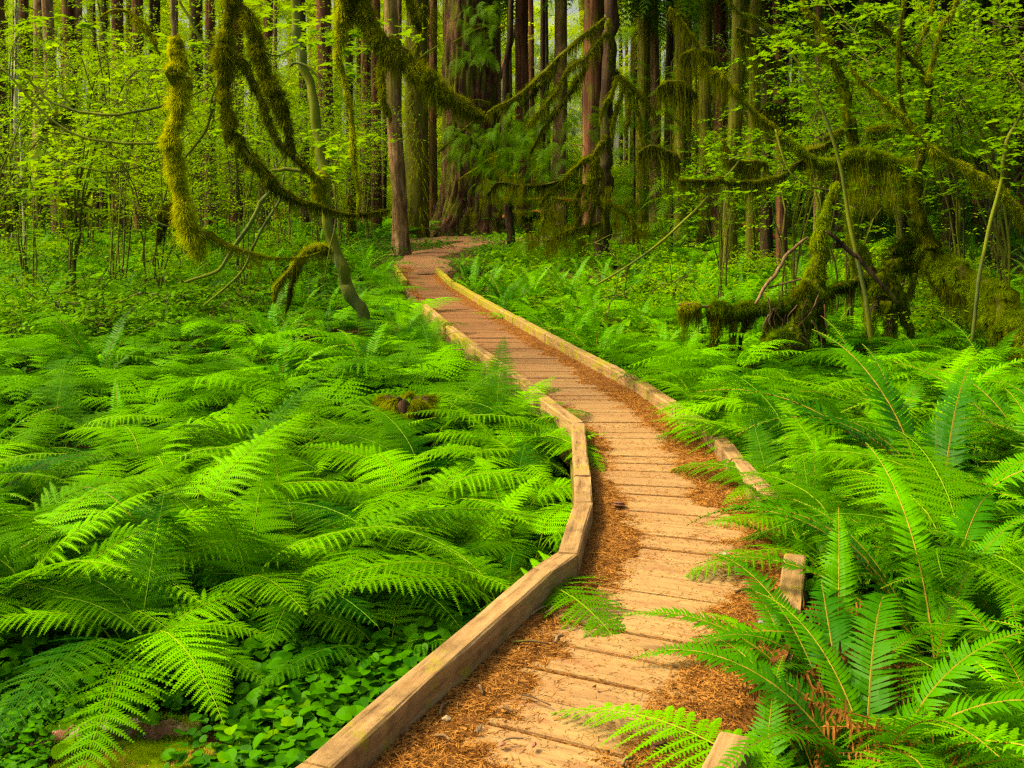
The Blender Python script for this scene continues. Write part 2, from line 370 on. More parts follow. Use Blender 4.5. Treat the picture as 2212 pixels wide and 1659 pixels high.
def dirt_mat():
    m, nt, b, out = new_mat('red_brown_duff'); pos = geo_pos(nt)
    n1 = noise(nt, pos, 20, 8, .75); n2 = noise(nt, pos, 2, 5)
    c = ramp(nt, n1, [(.3, (.06, .024, .008)), (.5, (.17, .075, .024)), (.72, (.30, .15, .05))])
    c = mixc(nt, math_(nt, 'MULTIPLY', math_(nt, 'SUBTRACT', n2, .55), 5, True), c, (.10, .13, .01))
    nt.links.new(c, b.inputs['Base Color']); b.inputs['Roughness'].default_value = .95
    nt.links.new(bump(nt, n1, .8, .03), b.inputs['Normal']); return m
M['dirt'] = dirt_mat()
def simple(name, c, rough=.8):
    m, nt, b, out = new_mat(name); n = noise(nt, coords(nt), 9, 4)
    nt.links.new(mixc(nt, n, tuple(x * .6 for x in c), tuple(min(1, x * 1.35) for x in c)), b.inputs['Base Color'])
    b.inputs['Roughness'].default_value = rough; return m
M['stone'] = simple('grey_pebble', (.22, .23, .24)); M['stone_red'] = simple('red_pebble', (.32, .13, .07))
M['cone'] = simple('brown_cone', (.14, .055, .02)); M['chip'] = simple('pale_wood_chip', (.34, .26, .14))

# ---------------------------------------------------------------- ground
xs = np.concatenate([np.linspace(-320, -30, 30), np.linspace(-28, -9, 30), np.linspace(-8.7, 8.7, 120), np.linspace(9, 28, 30), np.linspace(30, 320, 30)])
ys = np.concatenate([np.linspace(-40, 0, 16), np.linspace(.4, 2, 5), np.linspace(2.2, 20, 120), np.linspace(20.3, 60, 90), np.linspace(62, 460, 60)])
X, Yg = np.meshgrid(xs, ys); nx, ny = len(xs), len(ys)
i = (np.arange(ny - 1)[:, None] * nx + np.arange(nx - 1)[None]).reshape(-1)
g = G().add(np.stack([X, Yg, gz(X, Yg)], -1), np.stack([i, i + 1, i + nx + 1, i + nx], 1))
tag(g.build('ground', M['ground'], smooth=True), 'dark forest soil under the ferns and moss', kind='structure')

# ---------------------------------------------------------------- boardwalk
KT = .12   # top of the kerbs
def ktop(px, py): Y = (CAM_H - KT) * FPX / (py - HY); return ((px - CX) * Y / FPX, Y)
LEFT = [(-1.06, 2.0)] + [ktop(*q) for q in [(712, 1659), (1192, 1235), (1249, 1195), (1279, 1084), (1277, 1027), (1270, 985), (1262, 912), (1165, 840), (1146, 822), (1036, 746), (979, 703), (921, 655), (880, 605), (857, 572)]]
RIGHT = [(.22, 2.0)] + [ktop(*q) for q in [(1511, 1659), (1553, 1579), (1676, 1309), (1693, 1195), (1652, 1077), (1610, 1027), (1579, 992), (1528, 931), (1507, 912), (1370, 822), (1177, 722), (1108, 684), (1036, 645), (971, 607), (940, 579)]]
LEFT = np.array(LEFT); RIGHT = np.array(RIGHT)
xl = lambda y: np.interp(y, LEFT[:, 1], LEFT[:, 0]); xr = lambda y: np.interp(y, RIGHT[:, 1], RIGHT[:, 0])
ang = lambda y: math.radians(np.interp(y, [2, 4, 5.5, 7.2, 9, 30], [-27, -26, -18, -4, 0, 3]))
def cutline(yc):
    c = np.array([(xl(yc) + xr(yc)) / 2, yc]); a = ang(yc); d = np.array([math.cos(a), math.sin(a)])
    def march(s):
        t = 0.0
        while t < 1.2:
            q = c + d * t * s
            if (s < 0 and q[0] < xl(q[1]) - .085) or (s > 0 and q[0] > xr(q[1]) + .085): break
            t += .01
        return c + d * t * s
    return march(-1), march(1)
walk = tag(link('boardwalk', None, loc=(0, 0, 0)), 'winding plank boardwalk with timber kerbs through the fern beds', kind='structure')
yc = 2.1; lines = []
while yc < 27.0:
    lines.append(cutline(yc)); yc += .185 / math.cos(ang(yc)) * (1 + .05 * rng.normal() * .4)
for k in range(len(lines) - 1):
    (a0, b0), (a1, b1) = lines[k], lines[k + 1]; nseg = 5
    t = np.linspace(0, 1, nseg)[:, None]; gp = .015 + .007 * rng.random()
    e0 = a0 + (b0 - a0) * t; e1 = a1 + (b1 - a1) * t; up = unit(e1 - e0)
    wob = rng.normal(size=(nseg, 2)) * .003
    e0 = e0 + up * (gp / 2 + np.abs(wob[:, :1])); e1 = e1 - up * (gp / 2 + np.abs(wob[:, 1:]))
    c = np.array([*(a0 + b0 + a1 + b1) / 4, 0]); zt = rng.normal() * .0028; tilt = rng.normal() * .0015
    dx = (b0 - a0) / np.linalg.norm(b0 - a0); an = math.atan2(dx[1], dx[0]); Rz = rotz(-an)[:2, :2]
    e0 = (e0 - c[:2]) @ Rz.T; e1 = (e1 - c[:2]) @ Rz.T; ch = .004
    inn = unit(e1 - e0) * ch
    rows = [np.c_[e0, np.full(nseg, -.045)], np.c_[e0, np.full(nseg, zt - ch)], np.c_[e0 + inn, np.full(nseg, zt + tilt)], np.c_[e1 - inn, np.full(nseg, zt - tilt)], np.c_[e1, np.full(nseg, zt - ch)], np.c_[e1, np.full(nseg, -.045)]]
    V = np.stack(rows, 1).reshape(-1, 3); q = []
    for s in range(nseg - 1):
        for r_ in range(5): o_ = s * 6 + r_; q.append((o_, o_ + 6, o_ + 7, o_ + 1))
    q += [(0, 1, 4, 5), (1, 2, 3, 4), ((nseg - 1) * 6 + 5, (nseg - 1) * 6 + 4, (nseg - 1) * 6 + 1, (nseg - 1) * 6), ((nseg - 1) * 6 + 4, (nseg - 1) * 6 + 3, (nseg - 1) * 6 + 2, (nseg - 1) * 6 + 1)]
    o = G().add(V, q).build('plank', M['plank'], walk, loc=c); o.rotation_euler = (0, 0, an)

def timber(name, p0, p1, wd, h, z0, mat, side, parent, r):     # beam from p0 to p1; side +1 = its body lies to the right of the line
    p0 = np.array(p0); p1 = np.array(p1); L = np.linalg.norm(p1 - p0); d = (p1 - p0) / L; an = math.atan2(d[1], d[0])
    n = max(3, int(L / .22)); n = min(n, 9); x = np.linspace(0, L, n); c = .008
    y0, y1 = (-wd, 0) if side > 0 else (0, wd)
    prof = [(y0 + c, 0), (y0, c), (y0, h - c), (y0 + c, h), (y1 - c, h), (y1, h - c), (y1, c), (y1 - c, 0)]
    prof = np.array(prof)
    V = np.stack([np.c_[np.full(8, xx), prof[:, 0] + r.normal() * .003, prof[:, 1] + (r.normal(size=8) * .0025)] for xx in x])
    i = np.arange(n - 1)[:, None] * 8; j = np.arange(8)[None]; Q = np.stack([i + j, i + 8 + j, i + 8 + (j + 1) % 8, i + (j + 1) % 8], -1).reshape(-1, 4)
    e = (n - 1) * 8
    g = G().add(V.reshape(-1, 3), Q, [list(range(8)), [e + 7 - a for a in range(8)]])
    o = g.build(name, mat, parent, loc=(p0[0], p0[1], z0)); o.rotation_euler = (0, 0, an); return o
def kerb(line, side, skip=()):
    for k in range(len(line) - 1):
        if k in skip: continue
        a, b = line[k], line[k + 1]
        d = b - a; L = np.linalg.norm(d); d = d / L
        nrm = np.array([d[1], -d[0]]) * side
        ext = 0.0
        if k < len(line) - 2:
            d2 = unit(line[k + 2] - b); cr = (d[0] * d2[1] - d[1] * d2[0]) * side
            ext = max(0, cr) * .09
        timber('kerb_timber', a + d * .003, b - d * .003 + d * ext, .095, KT - .004 + .003 * (k % 2), .001 + .001 * (k % 3), M['kerb'], side, walk, rng)
kerb(LEFT, -1, skip=(12,)); kerb(RIGHT, 1, skip=(2, 4))
# bearers and blocks that carry the deck
for line, s in ((LEFT, -1), (RIGHT, 1)):
    for k in range(len(line) - 2):
        a, b = line[k].copy(), line[k + 1].copy(); a[0] += s * .015; b[0] += s * .015
        if np.linalg.norm(b - a) < .35: continue
        timber('stringer', a, b, .09, .16, -.207, M['beam'], s, walk, rng)
        nb = max(1, int(np.linalg.norm(b - a) / 1.3))
        for q in range(nb):
            c = a + (b - a) * (q + .5) / nb
            timber('support_post', c, c + (b - a) / np.linalg.norm(b - a) * .12, .10, .34, -.55, M['beam'], s, walk, rng)

# needle litter: a low drift along each kerb, sunk below the planks where they are swept bare
def mask(u, y, x):
    lb = np.interp(y, [2.5, 3.2, 3.9, 5, 7, 9, 14, 27], [.34, .34, .15, .21, .16, .15, .14, .12])
    rb = np.interp(y, [2.5, 3.2, 3.9, 4.7, 6, 8, 14, 27], [.70, .68, .70, .74, .68, .70, .76, .84])
    n = .080 * vnoise(x, y, 3.1, 5) + .06 * vnoise(x, y, 9, 6) + .06 * vnoise(x, y, 24, 7)
    return np.maximum(lb + n - u, u - rb + n)
yy = np.concatenate([np.arange(2.05, 8, .022), np.arange(8, 27.2, .07)]); uu = np.linspace(0, 1, 46)
Yq = yy[:, None] + np.zeros((1, 46)); XL, XR = xl(yy)[:, None], (xr(yy) + .08 * (sst(3.3, 3.42, yy) * (1 - sst(4.05, 4.14, yy)) + sst(4.8, 4.88, yy) * (1 - sst(5.55, 5.64, yy))))[:, None]; Xq = XL + (XR - XL) * uu[None]
mk = .35 * sst(23.5, 26.5, Yq) + mask(uu[None] + 0 * Yq, Yq, Xq)
fine = .006 * vnoise(Xq, Yq, 18, 8) + .004 * vnoise(Xq, Yq, 41, 9)
Zq = -.012 + .022 * sst(-.03, .10, mk) + .012 * sst(.1, .35, mk) + fine * sst(-.02, .05, mk)
n0, n1 = len(yy), 46
i = (np.arange(n0 - 1)[:, None] * n1 + np.arange(n1 - 1)[None]).reshape(-1)
lit = G().add(np.stack([Xq, Yq, Zq], -1), np.stack([i, i + 1, i + n1 + 1, i + n1], 1)).build('needle_litter', M['litter'], smooth=True)
tag(lit, 'rust brown needle litter drifted along both kerbs of the boardwalk', kind='stuff')
def litter_pts(n, y0, y1, pw=1.0, thr=0.0, edge=.05):
    u = rng.random(n); y = y0 + (y1 - y0) * rng.random(n) ** pw; x = xl(y) + (xr(y) - xl(y)) * u
    mm = mask(u, y, x); k = (mm > thr) | (rng.random(n) < edge + .45 * np.exp(np.minimum(mm, 0) / .035)); u, y, x, mm = u[k], y[k], x[k], mm[k]
    z = np.maximum(0.001, -.012 + .022 * sst(-.03, .10, mm) + .012 * sst(.1, .35, mm) + .003)
    return np.stack([x, y, z], 1)
g = G()
B = litter_pts(140000, 2.4, 9.5, 1.3, 0.0, .05); n = len(B)
a = rng.random(n) * 6.283; D = np.stack([np.cos(a), np.sin(a), rng.normal(size=n) * .22 + .05], 1)
blades(g, B, D, .014 + .028 * rng.random(n), .0026 + .0016 * rng.random(n))
jl = [l for l in lines if l[0][1] < 10]; nj = 60; ja = np.repeat(np.array([l[0] for l in jl]), nj, 0); jb = np.repeat(np.array([l[1] for l in jl]), nj, 0); n = len(ja)
q = ja + (jb - ja) * rng.random((n, 1)) + rng.normal(size=(n, 2)) * .005; dj = unit(jb - ja); s_ = rng.choice((-1, 1), n)[:, None]
blades(g, np.c_[q, rng.uniform(-.010, .001, n)], np.c_[dj * s_ + rng.normal(size=(n, 2)) * .3, rng.normal(size=n) * .1], .014 + .024 * rng.random(n), .003)
B = litter_pts(26000, 9, 27, 1.2, 0.0, .02); n = len(B); a = rng.random(n) * 6.283
blades(g, B, np.stack([np.cos(a), np.sin(a), rng.random(n) * .3], 1), .02 + .03 * rng.random(n), .004)
B = litter_pts(6000, 2.4, 9.0, 1.3, 0.02, .01); n = len(B); a = rng.random(n) * 6.283
blades(g, B + [0, 0, .002], np.stack([np.cos(a), np.sin(a), rng.normal(size=n) * .25 + .1], 1), .010 + .014 * rng.random(n), .006 + .008 * rng.random(n))
B = litter_pts(1500, 2.4, 9.0, 1.3, 0.0, .05); n = len(B); a = rng.random(n) * 6.283
blades(g, B + [0, 0, .004], np.stack([np.cos(a), np.sin(a), rng.normal(size=n) * .08], 1), .05 + .07 * rng.random(n), .0035)
tag(g.build('fallen_needles', M['needle']), 'dry orange conifer needles strewn over the planks', kind='stuff')
# ---------------------------------------------------------------- ferns
def rachis(L, th0, th1, n, bend=1.0):
    s = np.linspace(0, 1, n)
    th = np.radians(th0 + (th1 - th0) * s ** bend) if not isinstance(th0, tuple) else np.radians(np.interp(s, (0, .26, .45, 1), th0))
    st = np.full(n - 1, L / (n - 1)); x = np.concatenate([[0], np.cumsum(st * np.cos(th[:-1]))]); z = np.concatenate([[0], np.cumsum(st * np.sin(th[:-1]))])
    return s, np.stack([x, np.zeros(n), z], 1)
def lady_frond(L, th0, th1, npin, npl, r, bend=1.2, bare=.30, stem=True, side_bend=.0, wide=.24):
    g = G(); s, p = rachis(L, th0, th1, 40, bend); p[:, 1] += side_bend * s ** 2 * L
    t = unit(np.gradient(p, axis=0)); side = unit(np.cross(t, [0, 0, 1.])); nrm = np.cross(side, t)
    if stem: tube(g, p[::3], np.linspace(.0038, .0010, len(p[::3])) * L, 4, m=1, cap=False)
    for k in range(npin):
        q = (k + .5) / npin; si = bare + (1 - bare) * q ** .92
        f = si * 39; a = int(f); w_ = f - a; a2 = min(a + 1, 39)
        b = p[a] * (1 - w_) + p[a2] * w_; T, S, Nn = t[a], side[a], nrm[a]
        prof = max((1 - q) ** .82 * min(1, .80 + q * 1.8), .035)
        l = L * wide * prof * (1 + .06 * r.normal())
        for sg in (-1, 1):
            fwd = .28 + .35 * q + .05 * r.normal()
            d = unit(S * sg + T * fwd + Nn * .08 * r.normal())
            m_ = max(4, int(npl * (.35 + .65 * prof)))
            v = (np.arange(m_) + .6) / m_
            droop = -.22 * l * v ** 2
            cpt = b + d * (l * v)[:, None] + np.array([0, 0, 1.]) * droop[:, None]
            dd = unit(np.cross(Nn, d)) * sg
            pl = L * .76 / npin * .84 * prof ** .35 * (1 - v ** 1.5 * .86) * (.9 + .2 * r.random(m_))
            ctr = np.linspace(0, 1, 5); cc = b + d * (l * ctr)[:, None] + np.array([0, 0, 1.]) * (-.22 * l * ctr ** 2)[:, None]; cw = (L * .76 / npin * .15 * prof ** .35) * np.array([.7, 1, .85, .55, .02])
            ce = np.stack([cc - dd * cw[:, None], cc + dd * cw[:, None]], 1).reshape(-1, 3); g.add(ce, [[2 * z_, 2 * z_ + 1, 2 * z_ + 3, 2 * z_ + 2] for z_ in range(4)])
            for s2 in (-1, 1):
                e = unit(dd * s2 + d * .42 + Nn * (-.15 + .12 * r.normal(size=(m_, 1))))
                wv = d * (l / m_ * .40)
                lo = e * pl[:, None]
                V = np.stack([cpt, cpt + lo * .45 + wv * .98, cpt + lo, cpt + lo * .38 - wv * .82], 1)
                g.add(V, np.arange(4 * m_).reshape(-1, 4))
            if stem:
                e = b + d * l + np.array([0, 0, -.2 * l]); w0 = T * .0012
                mid = b + d * l * .5 + np.array([0, 0, -.05 * l])
                g.add([b - w0, b + w0, mid + w0 * .7, mid - w0 * .7, e], [[0, 1, 2, 3]], [[3, 2, 4]], m=1)
    return g
def sword_frond(L, th0, th1, npin, r, bend=1.3, side_bend=0., curl=.3, wide=.088, seg=3, mess=.16):
    g = G(); s, p = rachis(L, th0, th1, 40, bend); p[:, 1] += side_bend * s ** 2 * L
    t = unit(np.gradient(p, axis=0)); side = unit(np.cross(t, [0, 0, 1.])); nrm = np.cross(side, t)
    tube(g, p[::3], np.linspace(.0050, .0015, len(p[::3])) * L, 4, m=1, cap=False)
    q = (np.arange(npin) + .5) / npin; si = .14 + .86 * q; f = si * 38.9; a = f.astype(int); w_ = (f - a)[:, None]
    b = p[a] * (1 - w_) + p[np.minimum(a + 1, 39)] * w_; T, S, Nn = t[a], side[a], nrm[a]
    prof = np.minimum(1, (q * 6 + .35)) * np.clip((1 - q) * 2.1, .05, 1) ** .8
    for sg in (-1, 1):
        l = (L * wide * prof * (1 + .07 * r.normal(size=npin)))[:, None]
        d = unit(S * sg + T * (.25 + .25 * q[:, None]) + Nn * (.30 + mess * r.normal(size=(npin, 1))) + (mess - .16) * r.normal(size=(npin, 3)))
        wd = np.minimum(L * .90 / npin * .44, .0085) * np.minimum(1, prof[:, None] + .3)
        rows = []
        for k in range(seg + 1):
            v = k / seg; c = b + d * l * v + (-Nn * curl * (1 + (mess - .16) * 2 * r.normal(size=(npin, 1))) + T * .12) * l * v ** 2
            ww = wd * (.8, 1.0, .72, .0)[k] if seg == 3 else wd * (.8, 1., 0)[k]
            rows.append(np.stack([c - T * ww, c + T * ww], 1))
        V = np.stack(rows, 1); bb = (np.arange(npin) * (seg + 1) * 2)[:, None] + (np.arange(seg) * 2)[None]
        g.add(V, np.stack([bb, bb + 1, bb + 3, bb + 2], -1).reshape(-1, 4))
    return g

LF = {'up': [], 'arch': [], 'low': []}
rr = np.random.default_rng(5)
for th in [((82, 66, 34, 6), 0), ((78, 60, 28, -8), 0), ((84, 72, 50, 24), 0), ((80, 55, 24, 0), 0)]: LF['up'].append(lady_frond(1, *th, 25, 21, rr, 1.6, side_bend=rr.normal() * .06).mesh('frond', [M['lady'], M['lady_stem']]))
for th in [((78, 58, 14, -26), 0), ((72, 48, 8, -18), 0), ((82, 62, 18, -38), 0), ((70, 44, 4, -30), 0), ((76, 52, 16, -12), 0)]: LF['arch'].append(lady_frond(1, *th, 25, 21, rr, 1.15, side_bend=rr.normal() * .08).mesh('frond', [M['lady'], M['lady_stem']]))
for th in [((52, 36, 6, -30), 0), ((46, 28, 2, -20), 0), ((58, 38, 4, -40), 0)]: LF['low'].append(lady_frond(1, *th, 22, 20, rr, 1.1, side_bend=rr.normal() * .08).mesh('frond', [M['lady'], M['lady_stem']]))
SF = {'up': [], 'arch': [], 'low': [], 'dead': []}
for th in [(80, 8), (78, -14), (74, -5)]: SF['up'].append(sword_frond(1, *th, 56, rr, 1.3, rr.normal() * .08).mesh('frond', [M['sword'], M['sword_stem']]))
for th in [(72, -30), (64, -18), (76, -42), (58, -22)]: SF['arch'].append(sword_frond(1, *th, 56, rr, 1.3, rr.normal() * .1).mesh('frond', [M['sword'], M['sword_stem']]))
for th in [(44, -26), (36, -14), (50, -38)]: SF['low'].append(sword_frond(1, *th, 44, rr, 1.1, rr.normal() * .1).mesh('frond', [M['sword'], M['sword_stem']]))
for th in [(28, -38), (20, -24), (34, -50), (14, -12)]: SF['dead'].append(sword_frond(1, *th, 34, rr, .9, rr.normal() * .35, curl=1.2, wide=.075, mess=.75).mesh('dead_frond', [M['dead'], M['dead']]))

def plant_mesh(name, kind, nf, r, detail=1.0):
    g = G()
    for k in range(nf):
        az = k * 2.4 + r.normal() * .3; c = r.random(); L = (1.0 if kind == 'lady' else .85) * (1 + .2 * r.normal())
        th = ((r.uniform(70, 84), r.uniform(45, 64), r.uniform(2, 26), r.uniform(-36, -4)), 0) if kind == 'lady' else (r.uniform(74, 84), r.uniform(0, 25)) if c < .25 else (r.uniform(58, 74), r.uniform(-38, -12)) if c < .8 else (r.uniform(34, 48), r.uniform(-28, -10))
        if kind == 'lady': f = lady_frond(L, *th, int(17 * detail), int(11 * detail), r, 1.25, stem=False)
        else: f = sword_frond(L, *th, int(34 * detail), r, 1.3, seg=2)
        f2 = G().merge(f, np.vstack([np.hstack([rotz(az), [[0], [0], [0]]]), [0, 0, 0, 1]])); g.merge(f2)
    return g
PL = [plant_mesh('lady_fern', 'lady', 8, rr).mesh('lady_fern', [M['lady'], M['lady_stem']]) for _ in range(6)]
PS = [plant_mesh('sword_fern', 'sword', 11, rr).mesh('sword_fern', [M['sword'], M['sword_stem']]) for _ in range(4)]

def fern(kind, x, y, z, spec, label, group=None, size=.85, r=rng, dead=0):
    """spec: list of (azimuth in degrees or None, type or None, length factor)."""
    t = thing('lady_fern' if kind == 'lady' else 'sword_fern', label, 'fern', (x, y, z), group)
    src = LF if kind == 'lady' else SF
    for k, (az, ty, lf) in enumerate(spec):
        if az is None: az = k * 137.5 + r.normal() * 12
        if ty is None: ty = ('up', 'arch', 'arch', 'low', 'arch', 'arch', 'arch')[int(r.integers(7))]
        me = src[ty][int(r.integers(len(src[ty])))]; s = size * (1.18 if kind == 'lady' else 1.0) * lf * (1 + .10 * r.normal())
        link('frond', me, t, (0.02 * r.normal(), .02 * r.normal(), 0), (r.normal() * .10, r.normal() * .07, R(az)), (s, s * r.choice((-1, 1)), s))
    for k in range(dead):
        me = SF['dead'][int(r.integers(4))]; s = size * .8 * (1 + .15 * r.normal())
        link('dead_frond', me, t, (0, 0, .03), (r.normal() * .2, r.normal() * .1, r.random() * 6.28), s)
    return t

# hero ferns first: roots and directions taken from the photograph
def gp(px, py, z): Y = (CAM_H - z) * FPX / (py - HY); return (px - CX) * Y / FPX, Y
S5 = lambda n: [(None, None, 1.0)] * n
hero = [
  ('lady', -.55, 4.72, [(-30, 'arch', .8), (-75, 'low', .8), (60, 'arch', .8), (150, 'arch', .8)], .75, 'low lady fern against the straight near kerb'),
  ('lady', -3.0, 4.75, [(-80, 'arch', 1.0), (-40, 'low', .9), (-130, 'arch', 1), (100, 'up', 1)], .95, 'lady fern hanging over the ground cover at the left frame edge'),
  ('lady', -1.62, 4.62, [(-48, 'arch', 1.15), (-68, 'low', 1.0), (-150, 'arch', .9), (30, 'arch', .9), (100, 'up', .9), (170, 'arch', .9), (-20, 'arch', .8)], .92, 'large lady fern drooping one broad frond over the leafy ground cover'),
  ('lady', -.95, 5.25, [(-38, 'arch', 1.05), (-95, 'arch', .95), (40, 'up', .9), (140, 'arch', .9), (200, 'arch', 1)], .95, 'lady fern arching over the dark hollow beside the near kerb bend'),
  ('lady', -2.35, 4.9, [(-70, 'arch', 1.0), (-120, 'arch', 1.0), (-20, 'arch', .9), (60, 'up', 1), (150, 'arch', 1)], .98, 'lady fern with layered fronds at the lower edge of the bed'),
  ('lady', -.22, 5.95, [(-120, 'low', .5), (30, 'up', .9), (120, 'arch', .9), (200, 'arch', .9)], .72, 'lady fern leaning on the near left kerb where it bends'),
  ('lady', .16, 7.0, [(-5, 'low', .50), (20, 'arch', .6), (90, 'up', .9), (160, 'arch', .9), (-120, 'arch', 1)], .8, 'lady fern poking a frond over the kerb onto the planks'),
]
for k, x, y, sp, s, lab in hero: fern(k, x, y, gzf(x, y), sp + ([(a, None, .8) for a in (95, 140, 185, 230)] if x > -.6 else S5(4)), lab, 'ferns lining the boardwalk', s)
fern('sword', 1.62, 4.15, gzf(1.62, 4.15) + .03, [(172, 'arch', 1.0), (160, 'arch', 1.05), (148, 'arch', .95), (186, 'low', .95), (200, 'arch', .9), (130, 'up', 1), (100, 'up', 1), (-20, 'arch', 1), (30, 'up', .9), (60, 'arch', 1), (-60, 'arch', .8), (-120, 'low', .6), (-90, 'low', .7)], 'big sword fern reaching low fronds across the near right kerb', 'ferns lining the boardwalk', 1.12, dead=5)
fern('sword', 2.25, 5.6, gzf(2.25, 5.6), [(170, 'arch', 1.1), (155, 'arch', 1.1), (140, 'up', 1.05), (120, 'up', 1.1), (95, 'up', 1.0), (75, 'arch', 1), (50, 'up', 1.1), (20, 'arch', 1), (-30, 'arch', 1), (-80, 'arch', .9), (190, 'low', .9), (-140, 'arch', .9)], 'tall sword fern with upright yellow stems right of the path bend', 'ferns lining the boardwalk', 1.28, dead=1)
fern('sword', 2.9, 4.8, gzf(2.9, 4.8), [(175, 'arch', 1.0), (150, 'up', 1.0), (120, 'arch', 1), (200, 'arch', 1), (90, 'up', 1), (230, 'arch', 1), (60, 'up', 1), (20, 'arch', 1)], 'sword fern at the lower right corner arching over dead brown fronds', 'ferns lining the boardwalk', 1.12, dead=7)
fern('sword', 1.85, 3.55, gzf(1.85, 3.55), [(165, 'low', .7), (190, 'low', .6), (140, 'arch', .7), (210, 'arch', .6), (60, 'arch', .8), (100, 'arch', .8), (0, 'arch', .8)], 'low dark sword fern over the stub of kerb at the bottom edge', 'ferns lining the boardwalk', .95, dead=10)
fern('sword', 3.3, 6.6, gzf(3.3, 6.6), [(170, 'arch', 1.1), (145, 'up', 1.1), (120, 'up', 1), (90, 'up', 1.1), (200, 'arch', 1.1), (60, 'up', 1), (220, 'arch', 1), (30, 'arch', 1)], 'bright sword fern with long arching fronds at the right frame edge', 'ferns lining the boardwalk', 1.3)
fern('lady', 1.55, 5.1, gzf(1.5, 5.1), [(175, 'low', .8), (150, 'arch', .8), (200, 'low', .7), (100, 'up', .9), (60, 'arch', .9)], 'pale young lady fern between the sword ferns at the right kerb', 'ferns lining the boardwalk', .75)
fern('lady', 1.75, 3.1, gzf(1.4, 3.1) - .02, [(160, 'low', .4), (120, 'low', .35), (90, 'arch', .4), (60, 'low', .4)], 'small lady fern at the bottom edge in front of brown fronds', 'ferns lining the boardwalk', .7)
fern('sword', .95 - .1, 13.3, gzf(.9, 13.3), [(200, 'low', .6), (170, 'arch', .6)] + S5(6), 'sword fern covering the gap in the right kerb', 'ferns lining the boardwalk', .7)

kr = np.random.default_rng(19)
for k, yk in enumerate((2.95, 3.45, 3.85, 5.35, 5.75, 6.2, 6.7, 7.3)):
    xk = float(xr(yk)) + .22 + .05 * kr.random(); kd = 'sword' if k in (0, 1, 2, 4) else 'lady'
    fern(kd, xk, yk, gzf(xk, yk), [(180 + kr.normal() * 22, 'low' if q % 2 else 'arch', (.74 if k < 4 else .56) + .2 * kr.random()) for q in range(4)] + [(120, 'arch', .8), (230, 'arch', .7), (80, 'up', .9), (20, 'arch', .8)],
         ('low sword fern sprawling over the right kerb ' if kd == 'sword' else 'lady fern spilling over the right kerb ') + ('at the bottom edge', 'just above the bottom kerb stub', 'below the big reaching sword fern', 'where the walk is widest', 'beside the broken kerb at the bend', 'above the broken kerb at the bend', 'by the nearer long kerb timber', 'by the second long kerb timber')[k], 'ferns lining the boardwalk', .95 if kd == 'sword' else .8, dead=3 if k < 3 else 0)
for k, (xo, yk, lab) in enumerate(((.14, 3.62, 'sword fern filling the lower gap in the right kerb'), (.13, 3.95, 'sword fern filling the lower gap in the right kerb, on its far side'), (.14, 5.1, 'sword fern filling the upper gap in the right kerb'), (.12, 5.42, 'sword fern at the far end of the upper kerb gap'))):
    xk = float(xr(yk)) + xo; fern('sword', xk, yk, gzf(xk, yk) + .05, [(180 + kr.normal() * 40, 'low' if q % 2 else 'arch', .5 + .25 * kr.random()) for q in range(5)] + [(90, 'arch', .7), (20, 'arch', .8), (-50, 'arch', .6), (130, 'up', .6)], lab, 'ferns lining the boardwalk', .85)
for k, yk in enumerate(np.arange(6.1, 21.5, .52)):
    xk = float(xl(yk)) - .36 - .12 * kr.random(); az0 = 0 if k % 2 else 25
    fern('lady', xk, yk, gzf(xk, yk) + .05, [(az0 + kr.normal() * 25, 'arch', .52 + .2 * kr.random()), (az0 - 60, 'arch', .7), (az0 + 80, 'up', .8), (150, 'arch', .9), (210, 'arch', .9), (270, 'arch', .8)], 'lady fern outside the left kerb ' + ('before the stump' if yk < 8.6 else 'between stump and second bend' if yk < 12 else 'past the second bend'), 'lady ferns along the left kerb', .92)
t = thing('dead_frond_heap', 'heap of curled brown dead fronds spilling over the near right kerb', 'dead fronds', (float(xr(3.6)) + .50, 3.50, gzf(1.3, 3.6) + .06))
for q in range(20):
    s = .40 + .22 * kr.random(); link('dead_frond', SF['dead'][q % 4], t, (kr.normal() * .16, kr.normal() * .30, .16 + .10 * kr.random()), (kr.normal() * .4, kr.normal() * .12, R(185 + kr.normal() * 45)), s)
def inside_walk(x, y, m): return (x > xl(y) - m) & (x < xr(y) + m) & (y < 27.3)
KEEPOUT = [(-.9, 4.4, .5), (-1.55, 4.75, .3), (-.95, 5.25, .3), (1.62, 4.15, .45), (2.25, 5.6, .45), (2.9, 4.8, .4), (-.95, 9.0, .45), (3.0, 11.6, .8), (3.5, 12.2, .8), (2.6, 12.2, .7), (2.9, 10.8, .5)]
def poisson(n, x0, x1, y0, y1, dfun, ok, seed):
    r = np.random.default_rng(seed); pts = []; cell = {}
    for _ in range(n):
        y = y0 + (y1 - y0) * math.sqrt(r.random()); x = x0 + (x1 - x0) * r.random()
        if abs(x) > y * .50 + 1.0 or not ok(x, y): continue
        d = dfun(y); ci, cj = int(x // 1), int(y // 1)
        if any((x - a) ** 2 + (y - b) ** 2 < d * d for di in (-1, 0, 1) for dj in (-1, 0, 1) for a, b in cell.get((ci + di, cj + dj), ())): continue
        cell.setdefault((ci, cj), []).append((x, y)); pts.append((x, y))
    return sorted(pts, key=lambda p: p[1])
def ok_fern(x, y):
    if inside_walk(x, y, .26 if y < 8.6 else .46): return False
    if y < 4.7 and x < xl(y): return False
    if x < -.2 and y < 4.75 + .10 * (x + 2.5): return False
    if x < -.3 and vnoise(x, y, 1.1, 31) < -.72: return False
    for a, b, c in KEEPOUT:
        if (x - a) ** 2 + (y - b) ** 2 < c * c: return False
    if y > 23 and -4.5 < x < 3 and y > 25: return False
    return True
